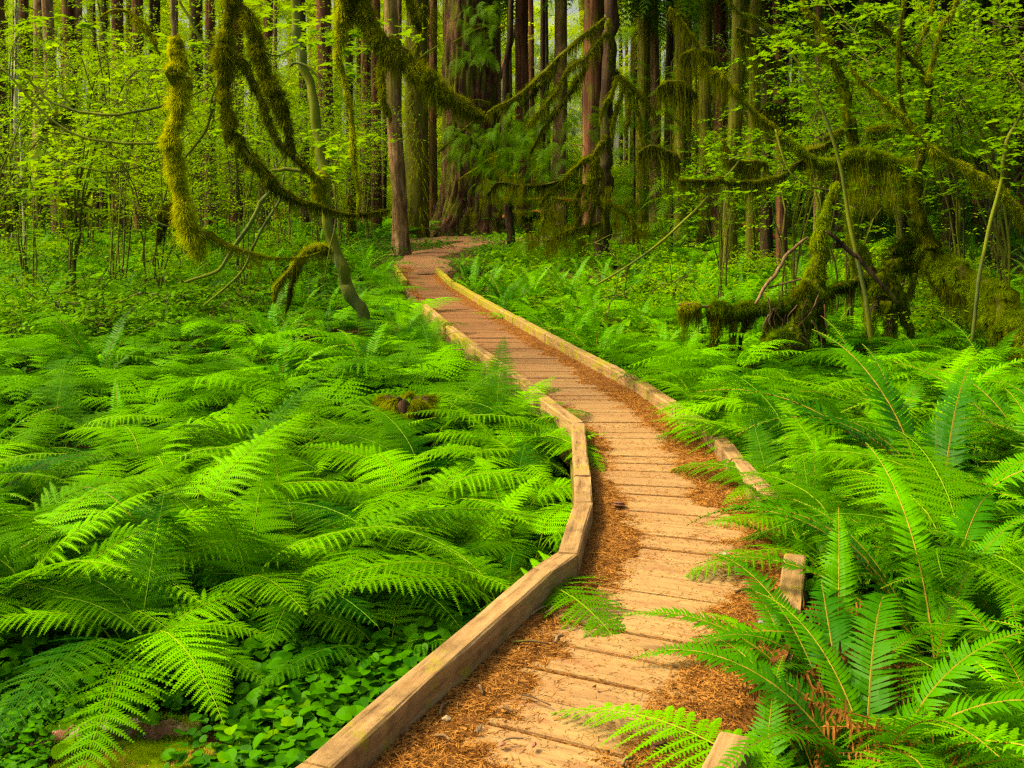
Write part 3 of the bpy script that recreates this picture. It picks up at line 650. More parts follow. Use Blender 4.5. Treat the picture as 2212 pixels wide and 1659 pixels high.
pts = sorted(poisson(42000, -12, 13, 3.3, 24, lambda y: .45 + .006 * y, ok_fern, 3) + poisson(300, .9, 3.4, 2.5, 3.3, lambda y: .42, ok_fern, 4) + poisson(160, 1.1, 4.6, 3.6, 7.5, lambda y: .50, ok_fern, 6), key=lambda p: p[1])
far_l, far_s, nl, ns = [], [], 0, 0
r = np.random.default_rng(77)
for x, y in pts:
    left = x < (xl(min(y, 27)) + xr(min(y, 27))) / 2
    if left: kind = 'sword' if (r.random() < .06 or (y > 11 and -4 < x < -1 and r.random() < .3)) else 'lady'
    elif y < 6.6: kind = 'sword' if r.random() < .60 else 'lady'
    elif y < 13: kind = 'sword' if r.random() < .16 else 'lady'
    else: kind = 'sword' if r.random() < .6 else 'lady'
    near_k = abs(x - (xl(y) if left else xr(y))) < .55
    s = (.94 if kind == 'lady' else .95) * (r.uniform(.80, 1.15) if left else r.uniform(.80, 1.25)) * (.95 if near_k else 1.0) * (.85 if not left and y > 9 else 1)
    z = gzf(x, y)
    if y < 8.6:
        n = 8 if kind == 'lady' else 13
        sp = []
        for k in range(n):
            az = k * 137.5 + r.normal() * 14
            tow = math.cos(R(az)) * (1 if left else -1); gapk = abs(x - (xl(y) if left else xr(y)))
            sp.append((az, None, max(.42, min(1.0, (gapk + .12) / max(.05, tow) / (.62 * s)) if tow > .2 else 1.0)))
        if left: lab = ('lady fern' if kind == 'lady' else 'dark sword fern') + (' crowding the left kerb of the boardwalk' if near_k else ' in the near part of the fern bed left of the boardwalk' if y < 6.5 else ' in the middle of the fern bed left of the boardwalk')
        else: lab = ('feathery lady fern' if kind == 'lady' else 'glossy sword fern') + (' crowding the right kerb of the boardwalk' if near_k else ' among the near ferns right of the boardwalk' if y < 6.5 else ' in front of the mossy stumps right of the boardwalk')
        fern(kind, x, y, z, sp, lab, ('lady' if kind == 'lady' else 'sword') + ' ferns ' + ('left' if left else 'right') + ' of the boardwalk' + (', by the kerb' if near_k else ', near' if y < 6.5 else ', middle'), s, r)
        if kind == 'lady': nl += 1
        else: ns += 1
    elif (kind == 'lady' and nl < 290) or (kind == 'sword' and ns < 290):
        me = (PL if kind == 'lady' else PS)[int(r.integers(6 if kind == 'lady' else 4))]
        o = link(kind + '_fern', me, None, (x, y, z), (r.normal() * .06, r.normal() * .06, r.random() * 6.28), s * 1.12)
        side = 'left' if left else 'right'; far = 'beyond the second kerb bend' if y > 11.5 else 'beside the middle stretch'
        tag(o, f'small {kind} fern {side} of the boardwalk {far}', 'fern', f'distant {kind} ferns {side} of the boardwalk, {far}')
        if kind == 'lady': nl += 1
        else: ns += 1
    else: (far_l if kind == 'lady' else far_s).append((x, y, z, s * 1.12))
print('ferns', len(pts), nl, ns, len(far_l), len(far_s))
# the rest of the fern beds
fl = np.array(far_l + far_s).reshape(-1, 4)
ex = poisson(5200, -26, 26, 23, 52, lambda y: .52 + .010 * y, lambda x, y: not (-4.2 < x < -.3 and y < 37) and not (-3.5 < x < 3 and 27 < y < 43) and vnoise(x, y, .12, 4) > -.35, 9)
ex = np.array([(x, y, gzf(x, y), .95 * (1 + .15 * r.normal())) for x, y in ex])
allf = np.vstack([fl, ex]); k = len(allf)
idx = np.concatenate([r.integers(0, 6, len(far_l)), 6 + r.integers(0, 4, len(far_s)), r.integers(0, 10, len(ex))])
scatter('distant_ferns', PL + PS, allf[:, :3], np.stack([r.normal(size=k) * .08, r.normal(size=k) * .08, r.random(k) * 6.28], 1), allf[:, 3], idx, 'ferns carpeting the ground beyond the boardwalk bends')

# ---------------------------------------------------------------- broad leaved ground cover
def leaf_poly(kind):
    if kind == 'heart': P2 = [(.03, 0), (-.08, .22), (.06, .43), (.32, .52), (.62, .45), (.86, .25), (1, 0), (.86, -.25), (.62, -.45), (.32, -.52), (.06, -.43), (-.08, -.22)]
    elif kind == 'maple': P2 = [(0, 0), (-.05, .30), (.18, .60), (.32, .30), (.62, .62), (.62, .22), (1, 0), (.62, -.22), (.62, -.62), (.32, -.30), (.18, -.60), (-.05, -.30)]
    else: P2 = [(0, 0), (.35, .26), (.75, .18), (1, 0), (.75, -.18), (.35, -.26)]
    P2 = np.array(P2, float); z = -.28 * (P2[:, 0] - .4) ** 2 + .12 * np.abs(P2[:, 1]); n = len(P2)
    V = np.vstack([[[.42, 0, -.02]], np.c_[P2, z]]) if kind != 'oval' else np.c_[P2, z]
    if kind != 'oval': F = [[0, 1 + a, 1 + (a + 1) % n] for a in range(n)]
    else: F = [[0, 1, 5], [1, 2, 4], [1, 4, 5], [2, 3, 4]]
    return V, F
def cover_tuft(n, kind, size, spread, h, r, mat, stems=True):
    g = G(); V, F = leaf_poly(kind); lg = G().add(V, F)
    loc = np.c_[r.normal(size=(n, 2)) * spread, h * (.35 + .65 * r.random(n))]
    eul = np.c_[r.normal(size=n) * .28, r.normal(size=n) * .25 + .12, r.random(n) * 6.28]
    g.bake(lg, mats_from(loc, eul, size * (.6 + .7 * r.random(n))))
    if stems: blades(g, loc * np.array([.5, .5, 0]), np.c_[loc[:, :2] * .5, loc[:, 2]], loc[:, 2], .003, r=r)
    return g.mesh('leaf_tuft', mat)
CT = [cover_tuft(24, 'heart', .043, .11, .14, rr, M['cover']) for _ in range(6)] + [cover_tuft(24, 'heart', .034, .12, .11, rr, M['cover2'], True)]
n = 6500; y = 3.2 + 11 * rng.random(n) ** 1.5; x = (rng.random(n) - .5) * 2 * (.52 * y + .8)
k = ~inside_walk(x, y, .15) & ~((y < 4.50) & (x < -1.0)); x, y = x[k], y[k]; n = len(x)
scatter('ground_cover_leaves', CT, np.c_[x, y, gz(x, y)], np.c_[np.zeros((n, 2)), rng.random(n) * 6.28], .75 + .5 * rng.random(n), rng.integers(0, 7, n), 'round leaved ground cover under the ferns')
n = 900; y = 3.6 + 1.9 * rng.random(n); x = -3.2 + 3.6 * rng.random(n)
k = ~inside_walk(x, y, .16) & ~((y < 4.50) & (x < -1.0)); x, y = x[k], y[k]; n = len(x)
xa = rng.uniform(-3.2, -.9, 420); ya = rng.uniform(3.75, 4.5, 420); kk = (np.hypot((xa + 1.32) / .45, (ya - 3.86) / .28) > 1) & (np.abs(ya - 4.12) > .06)
x = np.concatenate([x, xa[kk]]); y = np.concatenate([y, ya[kk]]); n = len(x)
scatter('broad_leaf_ground_cover', CT, np.c_[x, y, gz(x, y) + .02], np.c_[np.zeros((n, 2)), rng.random(n) * 6.28], (.85 + .6 * rng.random(n)) * np.where((y < 4.5) & (x < -.9), .55, 1), np.where((y < 4.5) & (x < -.9), 6, rng.integers(0, 7, n)), 'broad heart shaped leaves carpeting the lower left corner')
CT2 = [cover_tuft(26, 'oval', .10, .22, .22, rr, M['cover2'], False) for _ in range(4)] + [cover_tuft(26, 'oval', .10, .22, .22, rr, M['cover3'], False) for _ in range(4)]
n = 12000; y = 15 + 50 * rng.random(n) ** 1.2; x = (rng.random(n) - .5) * 2 * (.52 * y + 2)
k = ~((y < 25) & (x < -1) & (rng.random(n) < .7)) & ~inside_walk(x, y, .2) & (vnoise(x, y, .25, 12) > -.5 + .75 * sst(1.5, 5, x) * sst(20, 26, y)) & ~((np.abs(x + 2.2) < 1.25) & (y < 33.5)) & ~((x > -3.9) & (x < 1.6) & (y > 33) & (y < 44) & (vnoise(x, y, .55, 5) > -.35)) & ~(np.hypot(x + .6, y - 43.5) < 2.6); x, y = x[k], y[k]; n = len(x)
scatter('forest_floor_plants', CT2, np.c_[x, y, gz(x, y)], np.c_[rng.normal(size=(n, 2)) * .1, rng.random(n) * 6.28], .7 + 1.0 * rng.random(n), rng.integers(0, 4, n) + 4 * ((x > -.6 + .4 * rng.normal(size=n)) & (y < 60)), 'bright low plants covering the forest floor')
# ---------------------------------------------------------------- dirt trail and duff beyond the boardwalk
def ribbon(name, cl, wd, mat, label, nz=.25):
    c = smooth_path(cl, 60); t, _, _ = frames(np.c_[c[:, :2], np.zeros(60)]); nrm = np.c_[-t[:, 1], t[:, 0]]
    u = np.linspace(-1, 1, 13); w_ = np.interp(np.linspace(0, 1, 60), np.linspace(0, 1, len(wd)), wd)
    X = c[:, 0:1] + nrm[:, 0:1] * u * w_[:, None]; Y = c[:, 1:2] + nrm[:, 1:2] * u * w_[:, None]
    X = X + nz * vnoise(X, Y, .9, 3) * np.abs(u); Y = Y + nz * vnoise(X, Y, .9, 4) * np.abs(u)
    Z = np.maximum(gz(X, Y), -.03 + .02 * (Y < 27.4)) + .035 * (1 - np.abs(u) ** 3) - .03 * (np.abs(u) > .95)
    i = (np.arange(59)[:, None] * 13 + np.arange(12)[None]).reshape(-1)
    return tag(G().add(np.stack([X, Y, Z], -1), np.stack([i, i + 1, i + 14, i + 13], 1)).build(name, mat, smooth=True), label, kind='structure')
ribbon('dirt_trail', [(-1.75, 24.6), (-2.2, 26.8), (-2.5, 29), (-2.6, 32), (-2.1, 35.5), (-1.2, 38.0), (.2, 39.6), (1.6, 40.2)], [.35, .6, .75, .7, .7, .7, .5, .3], M['dirt'], 'red brown earth trail curving from the boardwalk past the big fir')
ribbon('fallen_duff', [(-4.0, 38.5), (-2.6, 40.4), (-.6, 40.8), (1.6, 41.6)], [.6, 1.9, 1.9, .7], M['dirt'], 'rusty duff around the foot of the big fir')

# ---------------------------------------------------------------- mossy limbs
def w_path(pts, Y, n):
    a = []
    for q in pts:
        yy_ = q[3] if len(q) > 3 else Y
        a.append((*P(q[0], q[1], yy_), q[2] * yy_ / FPX))
    return smooth_path(a, n)
def moss_geo(g, p, rad, dens, flen, hang, hdens, r=rng, w_=.004, lump=.20, k=9, mtube=0, mh=0):
    """lumpy coat, short fuzz, long strands that hang from the underside."""
    seg = np.linalg.norm(np.diff(p, axis=0), axis=1); L = seg.sum(); cum = np.concatenate([[0], np.cumsum(seg)])
    rad = rad * np.clip(1 + .17 * fbm1(len(rad), 4, r), .55, 1.5)
    tube(g, p - np.array([0, 0, 1.]) * (rad * .10)[:, None], rad * .64, 24 if rad.max() > .1 else k + 3, lump, m=mh, r=r)
    t, u, v = frames(p); n = int(dens * L)
    if n:
        s = r.random(n) * L; f = np.interp(s, cum, np.arange(len(p))); a = np.minimum(f.astype(int), len(p) - 2); ww = (f - a)[:, None]
        c = p[a] * (1 - ww) + p[a + 1] * ww; ra = rad[a] * (1 - ww[:, 0]) + rad[a + 1] * ww[:, 0]; an = r.random(n) * 6.283
        N_ = u[a] * np.cos(an)[:, None] + v[a] * np.sin(an)[:, None]
        cl = np.clip(.95 + .55 * fbm1(160, 3, r)[np.minimum((s / L * 160).astype(int), 159)], .2, 2.2)
        strands(g, c + N_ * (ra * .8)[:, None], N_ + t[a] * r.normal(size=(n, 1)) * .6 - np.array([0, 0, .15]), flen * cl * (.5 + r.random(n)) * np.clip(ra / .05, .22, 1), w_, m=mtube, seg=2, r=r, grav=.35)
    n = int(hdens * L)
    if n and hang:
        s = r.random(n) * L; cl = np.clip(fbm1(200, 6, r)[np.minimum((s / L * 200).astype(int), 199)] * .7 + .6, .08, 1.7)
        f = np.interp(s, cum, np.arange(len(p))); a = np.minimum(f.astype(int), len(p) - 2); ww = (f - a)[:, None]
        c = p[a] * (1 - ww) + p[a + 1] * ww; ra = rad[a]
        hz_ = 1 - np.abs(t[a][:, 2]) * .5
        off = r.normal(size=(n, 3)) * ra[:, None] * .45; off[:, 2] = -np.abs(off[:, 2]) - ra * .5
        strands(g, c + off, np.array([0, 0, -1.]) + r.normal(size=(n, 3)) * .3, hang * cl * hz_ * r.random(n) ** 1.3 + flen, w_ * 1.1, m=mh, seg=3, r=r)
def limb(parent, pts, Y, mat='mossy_bark', moss=True, dens=1500, flen=.03, hang=.12, hdens=500, n=None, mossmat='moss', hangmat='moss_dark', w_=.005, lump=.34, name='limb', seed=None):
    r = np.random.default_rng(seed if seed is not None else int(abs(pts[0][0] * 7 + pts[-1][1] * 13)) + 1)
    n = n or max(6, len(pts) * 5); q = w_path(pts, Y, n); p, rad = q[:, :3], np.maximum(q[:, 3], .002)
    p = p + np.stack([fbm1(n, 2.5, r) for _ in range(3)], 1) * rad[:, None] * .25
    g = G(); tube(g, p, rad * (.55 if moss else 1), 8 if moss else 7, .06, r=r)
    o = g.build(name, M[mat], parent, smooth=True)
    if moss:
        g = G(); moss_geo(g, p, rad, dens, flen, hang, hdens, r, w_, lump, mh=1)
        g.build('moss', [M[mossmat], M[hangmat]], o, smooth=True)
    return o

# overhanging maple: its limbs come down into the picture from a limb above the frame
t = thing('overhanging_maple', 'moss shrouded maple limbs hanging down into the upper left of the view', 'tree')
hb = dict(Y=9.0, dens=9000, flen=.045, hang=.10, hdens=1300)
limb(t, [(-700, 900, 60), (-690, 400, 55), (-640, 60, 48), (-480, -200, 40), (-100, -300, 34), (380, -290, 30), (620, -260, 28), (900, -300, 24), (1250, -380, 16), (1600, -520, 8)], 9.6, dens=900, hdens=250, hang=.2, name='main_limb', n=50)
limb(t, [(390, -290, 8), (374, -150, 6), (371, -40, 5), (373, 40, 5), (378, 90, 6)], 9.0, 'dead_wood', False, name='bare_stem')
limb(t, [(376, 78, 8), (381, 95, 17), (386, 150, 19), (382, 220, 19), (374, 290, 17), (377, 360, 16), (393, 410, 17), (402, 470, 17), (418, 520, 19), (436, 552, 10)], **hb, n=70)
limb(t, [(420, 505, 9), (455, 512, 10), (495, 530, 7), (540, 547, 4), (600, 557, 2.2), (650, 556, 1.6), (690, 545, 1)], 9.0, dens=3500, flen=.020, hang=.16, hdens=600)
limb(t, [(500, -270, 14), (506, -120, 12), (502, -20, 12), (493, 30, 12), (488, 100, 14), (489, 190, 15), (494, 260, 12), (496, 296, 6)], **hb, n=60)
limb(t, [(512, 288, 6), (522, 305, 11), (548, 345, 12), (575, 380, 11), (602, 405, 8), (640, 430, 5), (690, 443, 2.2), (760, 462, 1.4), (840, 452, 1)], **{**hb, 'dens': 4000})
limb(t, [(498, 0, 10), (520, 14, 11), (546, 60, 14), (566, 130, 14), (585, 180, 15), (608, 235, 12), (626, 290, 10), (634, 330, 5)], **hb, n=60)
limb(t, [(496, 118, 8), (528, 140, 10), (553, 190, 10), (575, 245, 9), (600, 300, 7), (650, 350, 4), (700, 395, 2.5)], **{**hb, 'dens': 4500})
limb(t, [(770, -280, 20), (765, -140, 20), (760, -20, 24), (757, 18, 24)], **hb)
limb(t, [(748, -10, 14), (738, 50, 13), (731, 110, 9), (742, 160, 5), (757, 230, 5), (762, 300, 6), (766, 350, 4), (776, 410, 2.5), (772, 462, 1.5)], **{**hb, 'dens': 3500})
limb(t, [(770, -10, 20), (792, 25, 17), (812, 75, 19), (846, 110, 20), (880, 132, 20), (918, 166, 17), (955, 195, 14), (990, 218, 11), (1020, 240, 7), (1046, 246, 4)], **{**hb, 'hang': .2, 'hdens': 2400, 'dens': 7500}, n=70)
limb(t, [(828, 120, 7), (822, 165, 9), (832, 215, 8), (846, 255, 4)], **{**hb, 'dens': 4000})
limb(t, [(876, -60, 9), (884, 0, 8), (897, 35, 7), (910, 58, 2)], **{**hb, 'dens': 4000})
limb(t, [(946, 198, 3), (972, 232, 2.2), (1000, 270, 2), (1030, 298, 1.8), (1062, 315, 1.2)], 9.0, 'twig', False, name='twig')
limb(t, [(905, 128, 3), (925, 112, 2.5), (950, 96, 1.5)], 9.0, 'twig', False, name='twig')
limb(t, [(345, 120, 3), (310, 50, 4), (255, 20, 3), (215, 40, 3)], 9.3, dens=1500, hang=.05, hdens=200, flen=.02)
limb(t, [(340, 95, 5), (322, 72, 6), (300, 50, 5), (275, 28, 4)], 9.3, dens=3000, hang=.12, hdens=500)
for q in ([(384, 470, 2), (350, 455, 1.6), (322, 462, 1.2), (300, 450, .8)], [(500, 160, 2), (470, 185, 1.6), (455, 225, 1.2), (462, 260, .8)], [(600, 405, 2), (590, 440, 1.6), (606, 480, 1.2), (600, 510, .8)], [(632, 320, 2), (655, 340, 1.5), (680, 335, 1)], [(560, 110, 2), (600, 120, 1.5), (630, 105, 1)],
          [(540, 550, 1.6), (560, 580, 1.4), (552, 610, 1)], [(820, 85, 2), (790, 110, 1.5), (782, 150, 1)], [(912, 165, 2), (930, 205, 1.6), (926, 250, 1.2), (934, 280, .8)], [(1000, 228, 1.6), (1030, 215, 1.3), (1060, 222, 1)]):
    limb(t, q, 9.0, dens=900, flen=.014, hang=.06, hdens=260, name='twig')
# leaning green maple trunk in the fern bed
t = thing('leaning_maple', 'slim green barked maple leaning over the fern bed with a drooping mossy side branch', 'tree')
limb(t, [(628, -160, 7), (634, -40, 8), (645, 80, 9), (660, 150, 10), (676, 220, 10), (690, 300, 11), (699, 380, 12), (708, 470, 12), (726, 545, 13), (752, 615, 14), (776, 665, 14), (800, 730, 16)], 14.2, 'green_bark', False, name='trunk', n=60)
limb(t, [(705, 388, 9), (690, 385, 14), (692, 405, 16), (700, 425, 8)], 14, dens=4000, hang=.25, hdens=2200)
limb(t, [(695, 385, 5), (665, 372, 5), (630, 366, 4.5), (592, 368, 3.5), (575, 376, 2)], 14, 'green_bark', False)
limb(t, [(716, 540, 7), (690, 533, 9), (662, 543, 9), (645, 562, 8), (622, 590, 6), (600, 615, 6), (590, 650, 4)], 14, dens=3500, hang=.28, hdens=1400, hangmat='moss_dark', mossmat='moss')
limb(t, [(660, 548, 6), (645, 575, 7), (634, 600, 6), (626, 640, 5), (618, 668, 3)], 14, dens=3000, hang=.22, hdens=900, mossmat='moss_dark')
limb(t, [(575, 372, 3), (590, 400, 4), (562, 440, 5), (535, 490, 5), (505, 535, 5), (470, 585, 4), (400, 610, 3)], 13.5, 'green_bark', False)
limb(t, [(612, 378, 2.5), (604, 430, 3), (575, 480, 3.5), (548, 530, 3), (520, 590, 3), (440, 660, 2)], 13.2, 'green_bark', False)
limb(t, [(700, 190, 3), (672, 150, 3), (640, 135, 3), (625, 145, 2)], 14, 'green_bark', False)
limb(t, [(722, 400, 2), (726, 470, 2), (712, 540, 1.5), (700, 610, 1)], 13.8, 'twig', False, name='twig')

# centre: dark fir with drooping mossy branches
T5Y = 26.8; t = thing('mossy_fir', 'dark fir right of the boardwalk whose long branches droop under thick moss', 'tree')
limb(t, [(1330, -700, 11), (1322, -300, 13), (1319, 0, 15), (1315, 135, 15), (1309, 305, 15), (1305, 406, 15), (1301, 520, 16), (1299, 600, 19)], T5Y, 'dark_bark', False, n=70, name='trunk')
mb = dict(dens=700, flen=.06, hang=.55, hdens=330, mossmat='moss_dark', hangmat='moss_dark', w_=.012)
BR = [
 [(1308, 38, 3), (1285, 58, 5), (1258, 80, 5), (1228, 108, 5), (1204, 125, 5), (1170, 162, 6), (1136, 193, 5), (1102, 217, 4), (1070, 232, 3), (1051, 244, 2)],
 [(1204, 128, 4), (1190, 165, 4), (1160, 190, 4), (1130, 225, 3)],
 [(1315, 40, 4), (1310, 70, 5), (1285, 98, 6), (1268, 122, 6), (1238, 137, 6), (1217, 169, 6), (1183, 217, 6), (1160, 245, 5), (1140, 275, 3)],
 [(1268, 122, 5), (1262, 150, 5), (1240, 185, 6), (1220, 215, 5), (1190, 255, 5), (1165, 290, 3), (1145, 330, 3)],
 [(1310, 70, 4), (1322, 95, 5), (1322, 130, 5), (1334, 160, 5)],
 [(1334, 160, 5), (1355, 180, 6), (1383, 205, 6), (1405, 232, 5), (1420, 262, 3)],
 [(1334, 162, 5), (1322, 195, 5), (1305, 225, 5), (1296, 250, 4)],
 [(1345, 175, 5), (1358, 210, 6), (1356, 250, 6), (1350, 290, 4)],
 [(1350, 180, 4), (1335, 220, 5), (1325, 260, 5), (1322, 300, 3)],
 [(1370, 195, 4), (1378, 240, 5), (1384, 290, 3)],
 [(1306, 290, 6), (1300, 312, 8), (1285, 328, 8), (1258, 349, 7), (1240, 368, 7), (1217, 389, 6), (1183, 416, 6), (1165, 442, 4)],
 [(1285, 328, 7), (1278, 372, 8), (1268, 413, 8), (1258, 450, 7), (1246, 478, 4)],
 [(1283, 345, 6), (1288, 390, 7), (1284, 430, 7), (1275, 470, 6), (1270, 505, 4)],
 [(1285, 345, 6), (1303, 385, 7), (1300, 430, 7), (1302, 470, 6), (1292, 520, 5)],
 [(1262, 400, 5), (1240, 430, 6), (1250, 465, 6), (1236, 500, 4)],
 [(1217, 389, 4), (1196, 395, 4), (1160, 402, 4), (1120, 400, 3), (1075, 395, 2), (1052, 420, 2)],
 [(1183, 416, 4), (1178, 450, 5), (1170, 485, 4)],
 [(1300, 480, 5), (1260, 490, 5), (1215, 505, 5), (1180, 520, 3)],
 [(1306, 430, 5), (1345, 455, 6), (1370, 490, 6), (1378, 530, 4)],
]
for q in BR: limb(t, q, T5Y - .9, **mb, n=26)
def boughs(parent, name, spots, mat, r, L=(.7, 1.3), src=None):      # drooping needle sprays gathered into one part
    g = G(); k = len(spots); loc = np.array(spots)
    eul = np.c_[r.normal(size=k) * .35, .15 + r.random(k) * .7, r.random(k) * 6.28]
    v = r.integers(0, len(src), k)
    for a in range(len(src)):
        s = v == a
        g.bake(src[a], mats_from(loc[s], eul[s], r.uniform(*L, k)[s]))
    return g.build(name, mat, parent)
HB = [lady_frond(1, th0, th1, 15, 9, rr, 1.0, bare=.06, stem=False, wide=.30, side_bend=sb_) for th0, th1, sb_ in ((8, -75, .2), (-10, -85, -.15), (15, -60, .1))]
def strandcloud(g, C, n, L, r, w_=.010, m=0, sp=.25):
    nc = max(8, n // 34); cc = C[r.integers(0, len(C), nc)] + r.normal(size=(nc, 3)) * sp; lc = L * (.25 + 1.1 * r.random(nc)); i = r.integers(0, nc, n)
    B = cc[i] + r.normal(size=(n, 3)) * [.055, .055, .03]
    strands(g, B, (cc[i] - B) * 3 + r.normal(size=(n, 3)) * .25 - np.array([0, 0, 1.]), lc[i] * (.3 + .7 * r.random(n)), w_, m=m, seg=3, r=r)
def area(px0, px1, py0, py1, Y, n, r, dY=1.0): return [P(r.uniform(px0, px1), r.uniform(py0, py1), Y + r.normal() * dY) for _ in range(n)]
r = np.random.default_rng(41)
boughs(t, 'needle_spray', area(1050, 1290, 480, 570, 28, 60, r, 1.0) + area(1130, 1240, 270, 420, 27.5, 26, r) + area(1230, 1420, 200, 300, 27.5, 10, r), [M['hemlock']] * 2, r, (.5, 1.1), HB)
g = G(); strandcloud(g, np.array(area(1160, 1290, 430, 560, 27, 60, r, .8)), 2600, .5, r); strandcloud(g, np.array(area(1040, 1130, 380, 460, 27, 30, r, .8)), 1200, .5, r); strandcloud(g, np.array(area(1300, 1400, 430, 560, 27, 40, r, .8)), 1400, .5, r)
g.build('hanging_moss', M['moss_dark'], t)
# young hemlock in front of the big fir
t = thing('young_hemlock', 'feathery green hemlock with drooping sprays in front of the big fir trunk', 'tree')
limb(t, [(1120, -300, 4), (1105, 0, 6), (1092, 200, 8), (1098, 400, 9), (1104, 545, 10)], 33, 'dark_bark', False, name='trunk')
for q in ([(1095, 230, 5), (1050, 250, 4), (1000, 280, 3), (945, 330, 2)], [(1090, 60, 4), (1040, 60, 3), (980, 90, 2)], [(1098, 330, 5), (1050, 350, 4), (990, 390, 2)], [(1093, 260, 4), (1130, 290, 3), (1160, 340, 2)]):
    limb(t, q, 32, dens=300, flen=.05, hang=.3, hdens=200, mossmat='moss_dark', w_=.012, name='branch')
boughs(t, 'needle_spray', area(985, 1070, 0, 130, 31.5, 60, r) + area(970, 1090, 262, 335, 31.5, 80, r) + area(1030, 1110, 310, 410, 31.5, 60, r) + area(1080, 1170, 240, 330, 31.5, 50, r) + area(1090, 1190, 190, 430, 31.5, 90, r), [M['hemlock']] * 2, r, (.35, .85), HB)

# ---------------------------------------------------------------- the big old fir
def ridged_trunk(p, rad, k, r, depth=.05, flare=None, ridges=17):
    n = len(p); a = np.linspace(0, 2 * np.pi, k, endpoint=False); g = G()
    ph = r.random(4) * 6; z = p[:, 2:3] - p[0, 2]
    A = a[None] + .10 * np.sin(z * .9 + ph[0]) + .05 * np.sin(z * 2.3 + ph[1])
    rd = np.abs(np.sin(A * ridges / 2 + .8 * vnoise(A * 4, z * .6, 1, 3))) ** .6
    rr_ = rad[:, None] * (1 + depth * (rd - .6) + depth * .6 * vnoise(A * 9, z * 1.6, 1, 5) + depth * .35 * vnoise(A * 22, z * 4, 1, 6))
    if flare:
        f = np.exp(-z / flare[0]); rr_ = rr_ * (1 + flare[1] * f * (.45 + .55 * np.sin(A * 3 + ph[2]) ** 2 + .3 * np.sin(A * 5 + ph[3])))
    V = np.stack([p[:, 0:1] + rr_ * np.cos(a), p[:, 1:2] + rr_ * np.sin(a), p[:, 2:3] + 0 * rr_], -1)
    i = np.arange(n - 1)[:, None] * k; j = np.arange(k)[None]; j2 = (j + 1) % k
    g.add(V, np.stack([i + j, i + j2, i + k + j2, i + k + j], -1).reshape(-1, 4)); return g, rr_
t = thing('big_fir', 'massive old fir with deeply furrowed bark and flared mossy roots behind the path end', 'tree', (0, 0, 0))
bx, by = (1018 - CX) * 44 / FPX, 44.0; zz = np.concatenate([np.linspace(-.4, 3.5, 40), np.linspace(3.6, 30, 60)]) + gzf(bx, by)
p = np.c_[bx - .010 * (zz - zz[0]) * 1.2, np.full(len(zz), by), zz]
g, _ = ridged_trunk(p, np.interp(zz, [zz[0], zz[0] + 3, zz[0] + 30], [1.22, 1.10, .75]), 180, np.random.default_rng(8), .10, (.80, 1.0), 21)
g.build('trunk', M['fir_bark'], t, smooth=True); BIG = t
r = np.random.default_rng(14); g = G()
n = 2600; a = r.random(n) * 6.28; h = r.random(n) ** 2.2 * 1.6; kk = np.sin(a * 3 + 1.3) + .6 * np.sin(a * 7 + h) - h * .35 > .15; a, h = a[kk], h[kk]; n = len(a)
ra = 1.16 + .62 * np.exp(-h / .8); N_ = np.c_[np.cos(a), np.sin(a), .25 * np.ones(n)]
strands(g, np.c_[bx - .012 * h + ra * np.cos(a), by + ra * np.sin(a), zz[0] + .4 + h], N_ * .7, .10 + .12 * r.random(n), .018, seg=2, r=r)
g.build('moss', M['moss_green'], t)
# the small fir at the path end
t = thing('path_side_fir', 'straight slim fir standing at the left end of the boardwalk', 'tree')
bx, by = (866 - CX) * 32.5 / FPX, 32.5; z0 = gzf(bx, by); zz = np.concatenate([np.linspace(-.3, 2, 24), np.linspace(2.1, 22, 50)]) + z0
p = np.c_[bx - .045 * (zz - z0) + .03 * np.sin(zz), np.full(len(zz), by), zz]
g, _ = ridged_trunk(p, np.interp(zz, [zz[0], zz[0] + 1.5, zz[0] + 22], [.27, .235, .15]), 56, np.random.default_rng(9), .05, (.4, .75), 13)
g.build('trunk', M['grey_bark'], t, smooth=True)

# ---------------------------------------------------------------- forest trunks
TR = {}
def trunk_proto(mat, seed, ridges, depth, k=40):
    r = np.random.default_rng(seed); zz = np.concatenate([np.linspace(-.4, 2, 14), np.linspace(2.4, 26, 34)])
    p = np.c_[.10 * fbm1(48, 14, r) * np.clip(zz / 6, 0, 1), .10 * fbm1(48, 14, r) * np.clip(zz / 6, 0, 1), zz]
    g, _ = ridged_trunk(p, np.interp(zz, [0, 2, 26], [.32, .29, .17]), k, r, depth, (.5, .45), ridges); return g.mesh('trunk', M[mat], True)
for mname, rg, dp in (('cedar_bark', 17, .14), ('grey_bark', 11, .07), ('mossy_bark', 9, .08), ('dark_bark', 13, .09), ('white_bark', 5, .02)):
    TR[mname] = [trunk_proto(mname, 100 + q, rg, dp) for q in range(2)]
def crown_proto(seed, h0=11, h1=25, nb=230):
    r = np.random.default_rng(seed); h = h0 + (h1 - h0) * r.random(nb) ** .8; az = r.random(nb) * 6.28; sc = (3.4 * (1 - (h - h0) / (h1 - h0 + 4)) + .6) * r.uniform(.7, 1.2, nb)
    g = G()
    for q in range(3):
        s = np.arange(nb) % 3 == q
        g.bake(HB[q], mats_from(np.c_[np.cos(az) * .2, np.sin(az) * .2, h][s], np.c_[r.normal(size=nb) * .15, np.full(nb, -.1), az][s], sc[s]))
        g.bake(HB[q], mats_from(np.c_[np.cos(az) * sc * .55, np.sin(az) * sc * .55, h - .25 * sc][s], np.c_[r.normal(size=nb) * .3, np.full(nb, .1), az + r.choice((-1, 1), nb) * .8][s], (sc * .7)[s]))
    return g.mesh('crown', [M['hemlock'], M['hemlock']])
CR = [crown_proto(1), crown_proto(2, 12, 26)]
